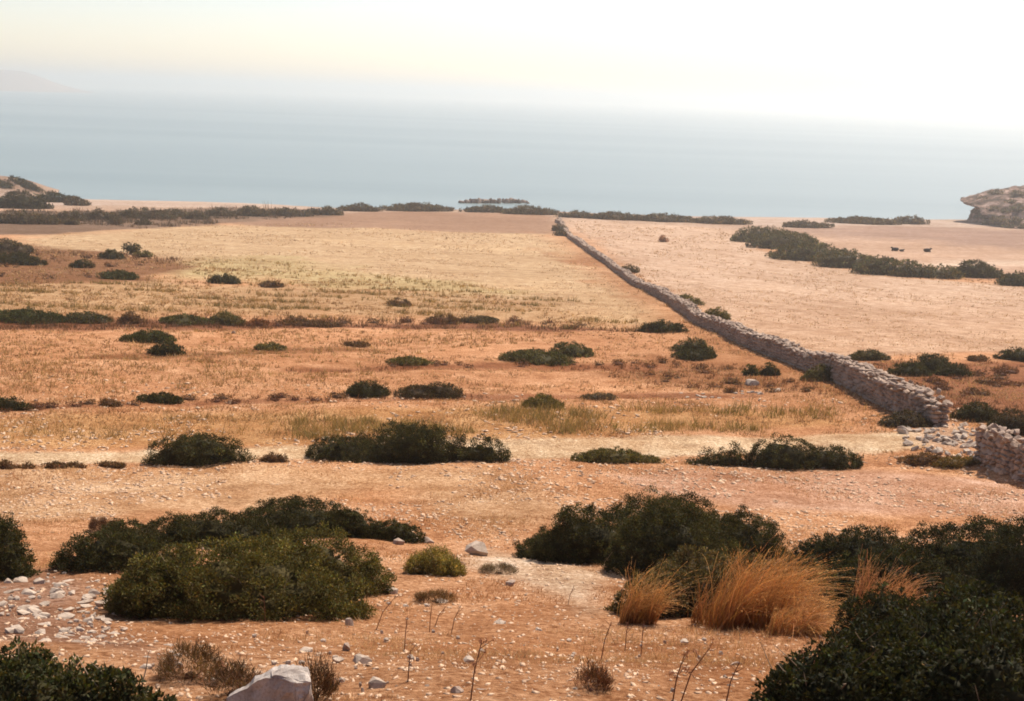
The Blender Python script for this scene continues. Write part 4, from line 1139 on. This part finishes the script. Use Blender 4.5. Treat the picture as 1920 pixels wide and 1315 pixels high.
for i, (a, b, c, d, lb, hdd) in enumerate([
        (704, 1180, 742, 1116, 'dry stalk leaning right below the pyramid-topped stone', False), (758, 1220, 763, 1155, 'thin upright stalk right of the leaning one', False),
        (764, 1285, 769, 1218, 'thin upright stalk below the other near the centre-left', False), (805, 1185, 809, 1133, 'left stalk of the small group by the thin cushion', False),
        (815, 1172, 836, 1136, 'second stalk of the small group by the thin cushion', False), (845, 1188, 864, 1133, 'right stalk of the small group by the thin cushion', False),
        (881, 1318, 900, 1200, 'tall reddish stalk with seed heads at the bottom centre', True), (1064, 1135, 1075, 1098, 'short thin stalk on the cream ground', False),
        (1126, 1240, 1142, 1165, 'stalk left of the golden tussocks', False), (1172, 1215, 1175, 1165, 'upright stalk under the left golden tussock', False),
        (1202, 1225, 1204, 1165, 'upright stalk beside another under the left golden tussock', False),
        (1260, 1318, 1277, 1225, 'tall branching stalk at the bottom, left of two', True), (1275, 1315, 1324, 1210, 'tall branching stalk at the bottom, right of two', True),
        (1361, 1315, 1380, 1240, 'stalk beside the bluish grey stone', False), (1388, 1200, 1381, 1174, 'short pale stick below the largest tussock', False),
        (1508, 1318, 1500, 1235, 'stalk rising out of the left part of the huge dark shrub', True), (1730, 1318, 1722, 1245, 'pale flowering stalk rising at the bottom of the huge dark shrub', True),
        (378, 1078, 375, 1022, 'thin dry stalk against the long low dark shrub', False), (497, 1172, 496, 1118, 'thin pink stalk against the front of the broad shrub', False),
        (1127, 1072, 1146, 1035, 'pale curved stalk under the dense many-domed shrub', False)]):
    stalk(a, b, c, d, lb, hdd, (0.42, 0.30, 0.17) if 'pale' in lb else (0.22, 0.10, 0.055), 300 + i)

# ------------------------------------------------------------------ reef in the sea
vr = ray(928, 381); t = -CAMZ / vr[2]
rb = np.array([vr[0] * t, vr[1] * t, 0])
root = tag(link('rock_reef', None, None, tuple(rb)), 'low dark line of rocks breaking the sea off the beach', 'reef')
for i, u in enumerate(np.linspace(-1, 1, 17)):
    s = 1.0 - 0.5 * abs(u) ** 3
    it = ((u * 9.2, u * 3.4 + rng.normal(0, 0.6), 0.15), rot_mat(rng.uniform(-0.4, 0.4), rng.normal(0, 0.05), 0), (rng.uniform(0.7, 1.3), rng.uniform(0.7, 1.4), rng.uniform(0.8, 1.6) * s), int(rng.integers(10)))
    ob = stone_obj('rock', it, REEF if 'REEF' in globals() else STONES, root)
REEFM = [m.copy() for m in STONES]
for m in REEFM: m.materials.clear(); m.materials.append(M_REEF)
for ch in root.children: ch.data = REEFM[int(rng.integers(10))]

# ------------------------------------------------------------------ cattle lying in the far right field
def cow(px, py, wpx, face, label, seed):
    B = at(px, py); k = depth(B) / F
    L = wpx * k
    sp = [(-0.52, 0.16, 0.05), (-0.50, 0.22, 0.15), (-0.40, 0.26, 0.22), (-0.22, 0.26, 0.26), (0.0, 0.25, 0.27), (0.18, 0.27, 0.25), (0.28, 0.36, 0.17), (0.36, 0.46, 0.11), (0.42, 0.50, 0.10), (0.50, 0.46, 0.075), (0.55, 0.43, 0.05)]
    pts = [(p[0] * L * face, 0, p[1] * L) for p in sp]; rr = [p[2] * L * 0.95 for p in sp]
    v1, q1 = tube(pts, rr, 10)
    v1[:, 1] *= 0.85
    ts = [(v1, q1)]
    for sgn in (-1, 1):
        ts.append(tube([(0.22 * L * face, sgn * 0.17 * L, 0.14 * L), (0.38 * L * face, sgn * 0.2 * L, 0.04 * L), (0.24 * L * face, sgn * 0.2 * L, 0.03 * L)], [0.07 * L, 0.05 * L, 0.035 * L], 6))
        ts.append(tube([(-0.34 * L * face, sgn * 0.2 * L, 0.15 * L), (-0.15 * L * face, sgn * 0.25 * L, 0.06 * L), (-0.30 * L * face, sgn * 0.25 * L, 0.03 * L)], [0.10 * L, 0.06 * L, 0.035 * L], 6))
        ts.append(tube([(0.40 * L * face, sgn * 0.06 * L, 0.56 * L), (0.39 * L * face, sgn * 0.15 * L, 0.60 * L)], [0.03 * L, 0.008 * L], 4))
    v, q = join_tubes(ts)
    m, n, l, out = new_mat('dark_hide_%d' % seed)
    principled(n, l, out, (0.035, 0.02, 0.016), 0.8)
    tag(link('cow', mesh_np('cow', v, q, m, None, True), None, tuple(B)), label, 'cow', 'dark animals lying in the far field')
cow(1677, 471, 14, -1, 'dark animal lying in the far right field, leftmost of three', 1)
cow(1691, 472, 9, 1, 'small dark animal lying in the far right field, middle of three', 2)
cow(1739, 473, 14, 1, 'dark animal lying in the far right field, rightmost of three', 3)

# ------------------------------------------------------------------ haze
def box_mesh(name, lo, hi):
    v = [(x_, y_, z_) for x_ in (lo[0], hi[0]) for y_ in (lo[1], hi[1]) for z_ in (lo[2], hi[2])]
    q = [(0, 1, 3, 2), (4, 6, 7, 5), (0, 4, 5, 1), (2, 3, 7, 6), (0, 2, 6, 4), (1, 5, 7, 3)]
    return mesh_np(name, np.array(v), np.array(q))
hm = box_mesh('haze', (-14000, -300, -5.0), (14000, 15000, 75.0))
m, n, l, out = new_mat('haze_air')
pvn = n.new('ShaderNodeVolumePrincipled')
pvn.inputs['Color'].default_value = (1.0, 0.975, 0.92, 1)
pvn.inputs['Density'].default_value = 5.0e-4
pvn.inputs['Anisotropy'].default_value = 0.72
l.new(pvn.outputs[0], out.inputs['Volume'])
hm.materials.append(m)
tag(link('haze', hm), 'pale sea haze softening the horizon', kind='stuff')
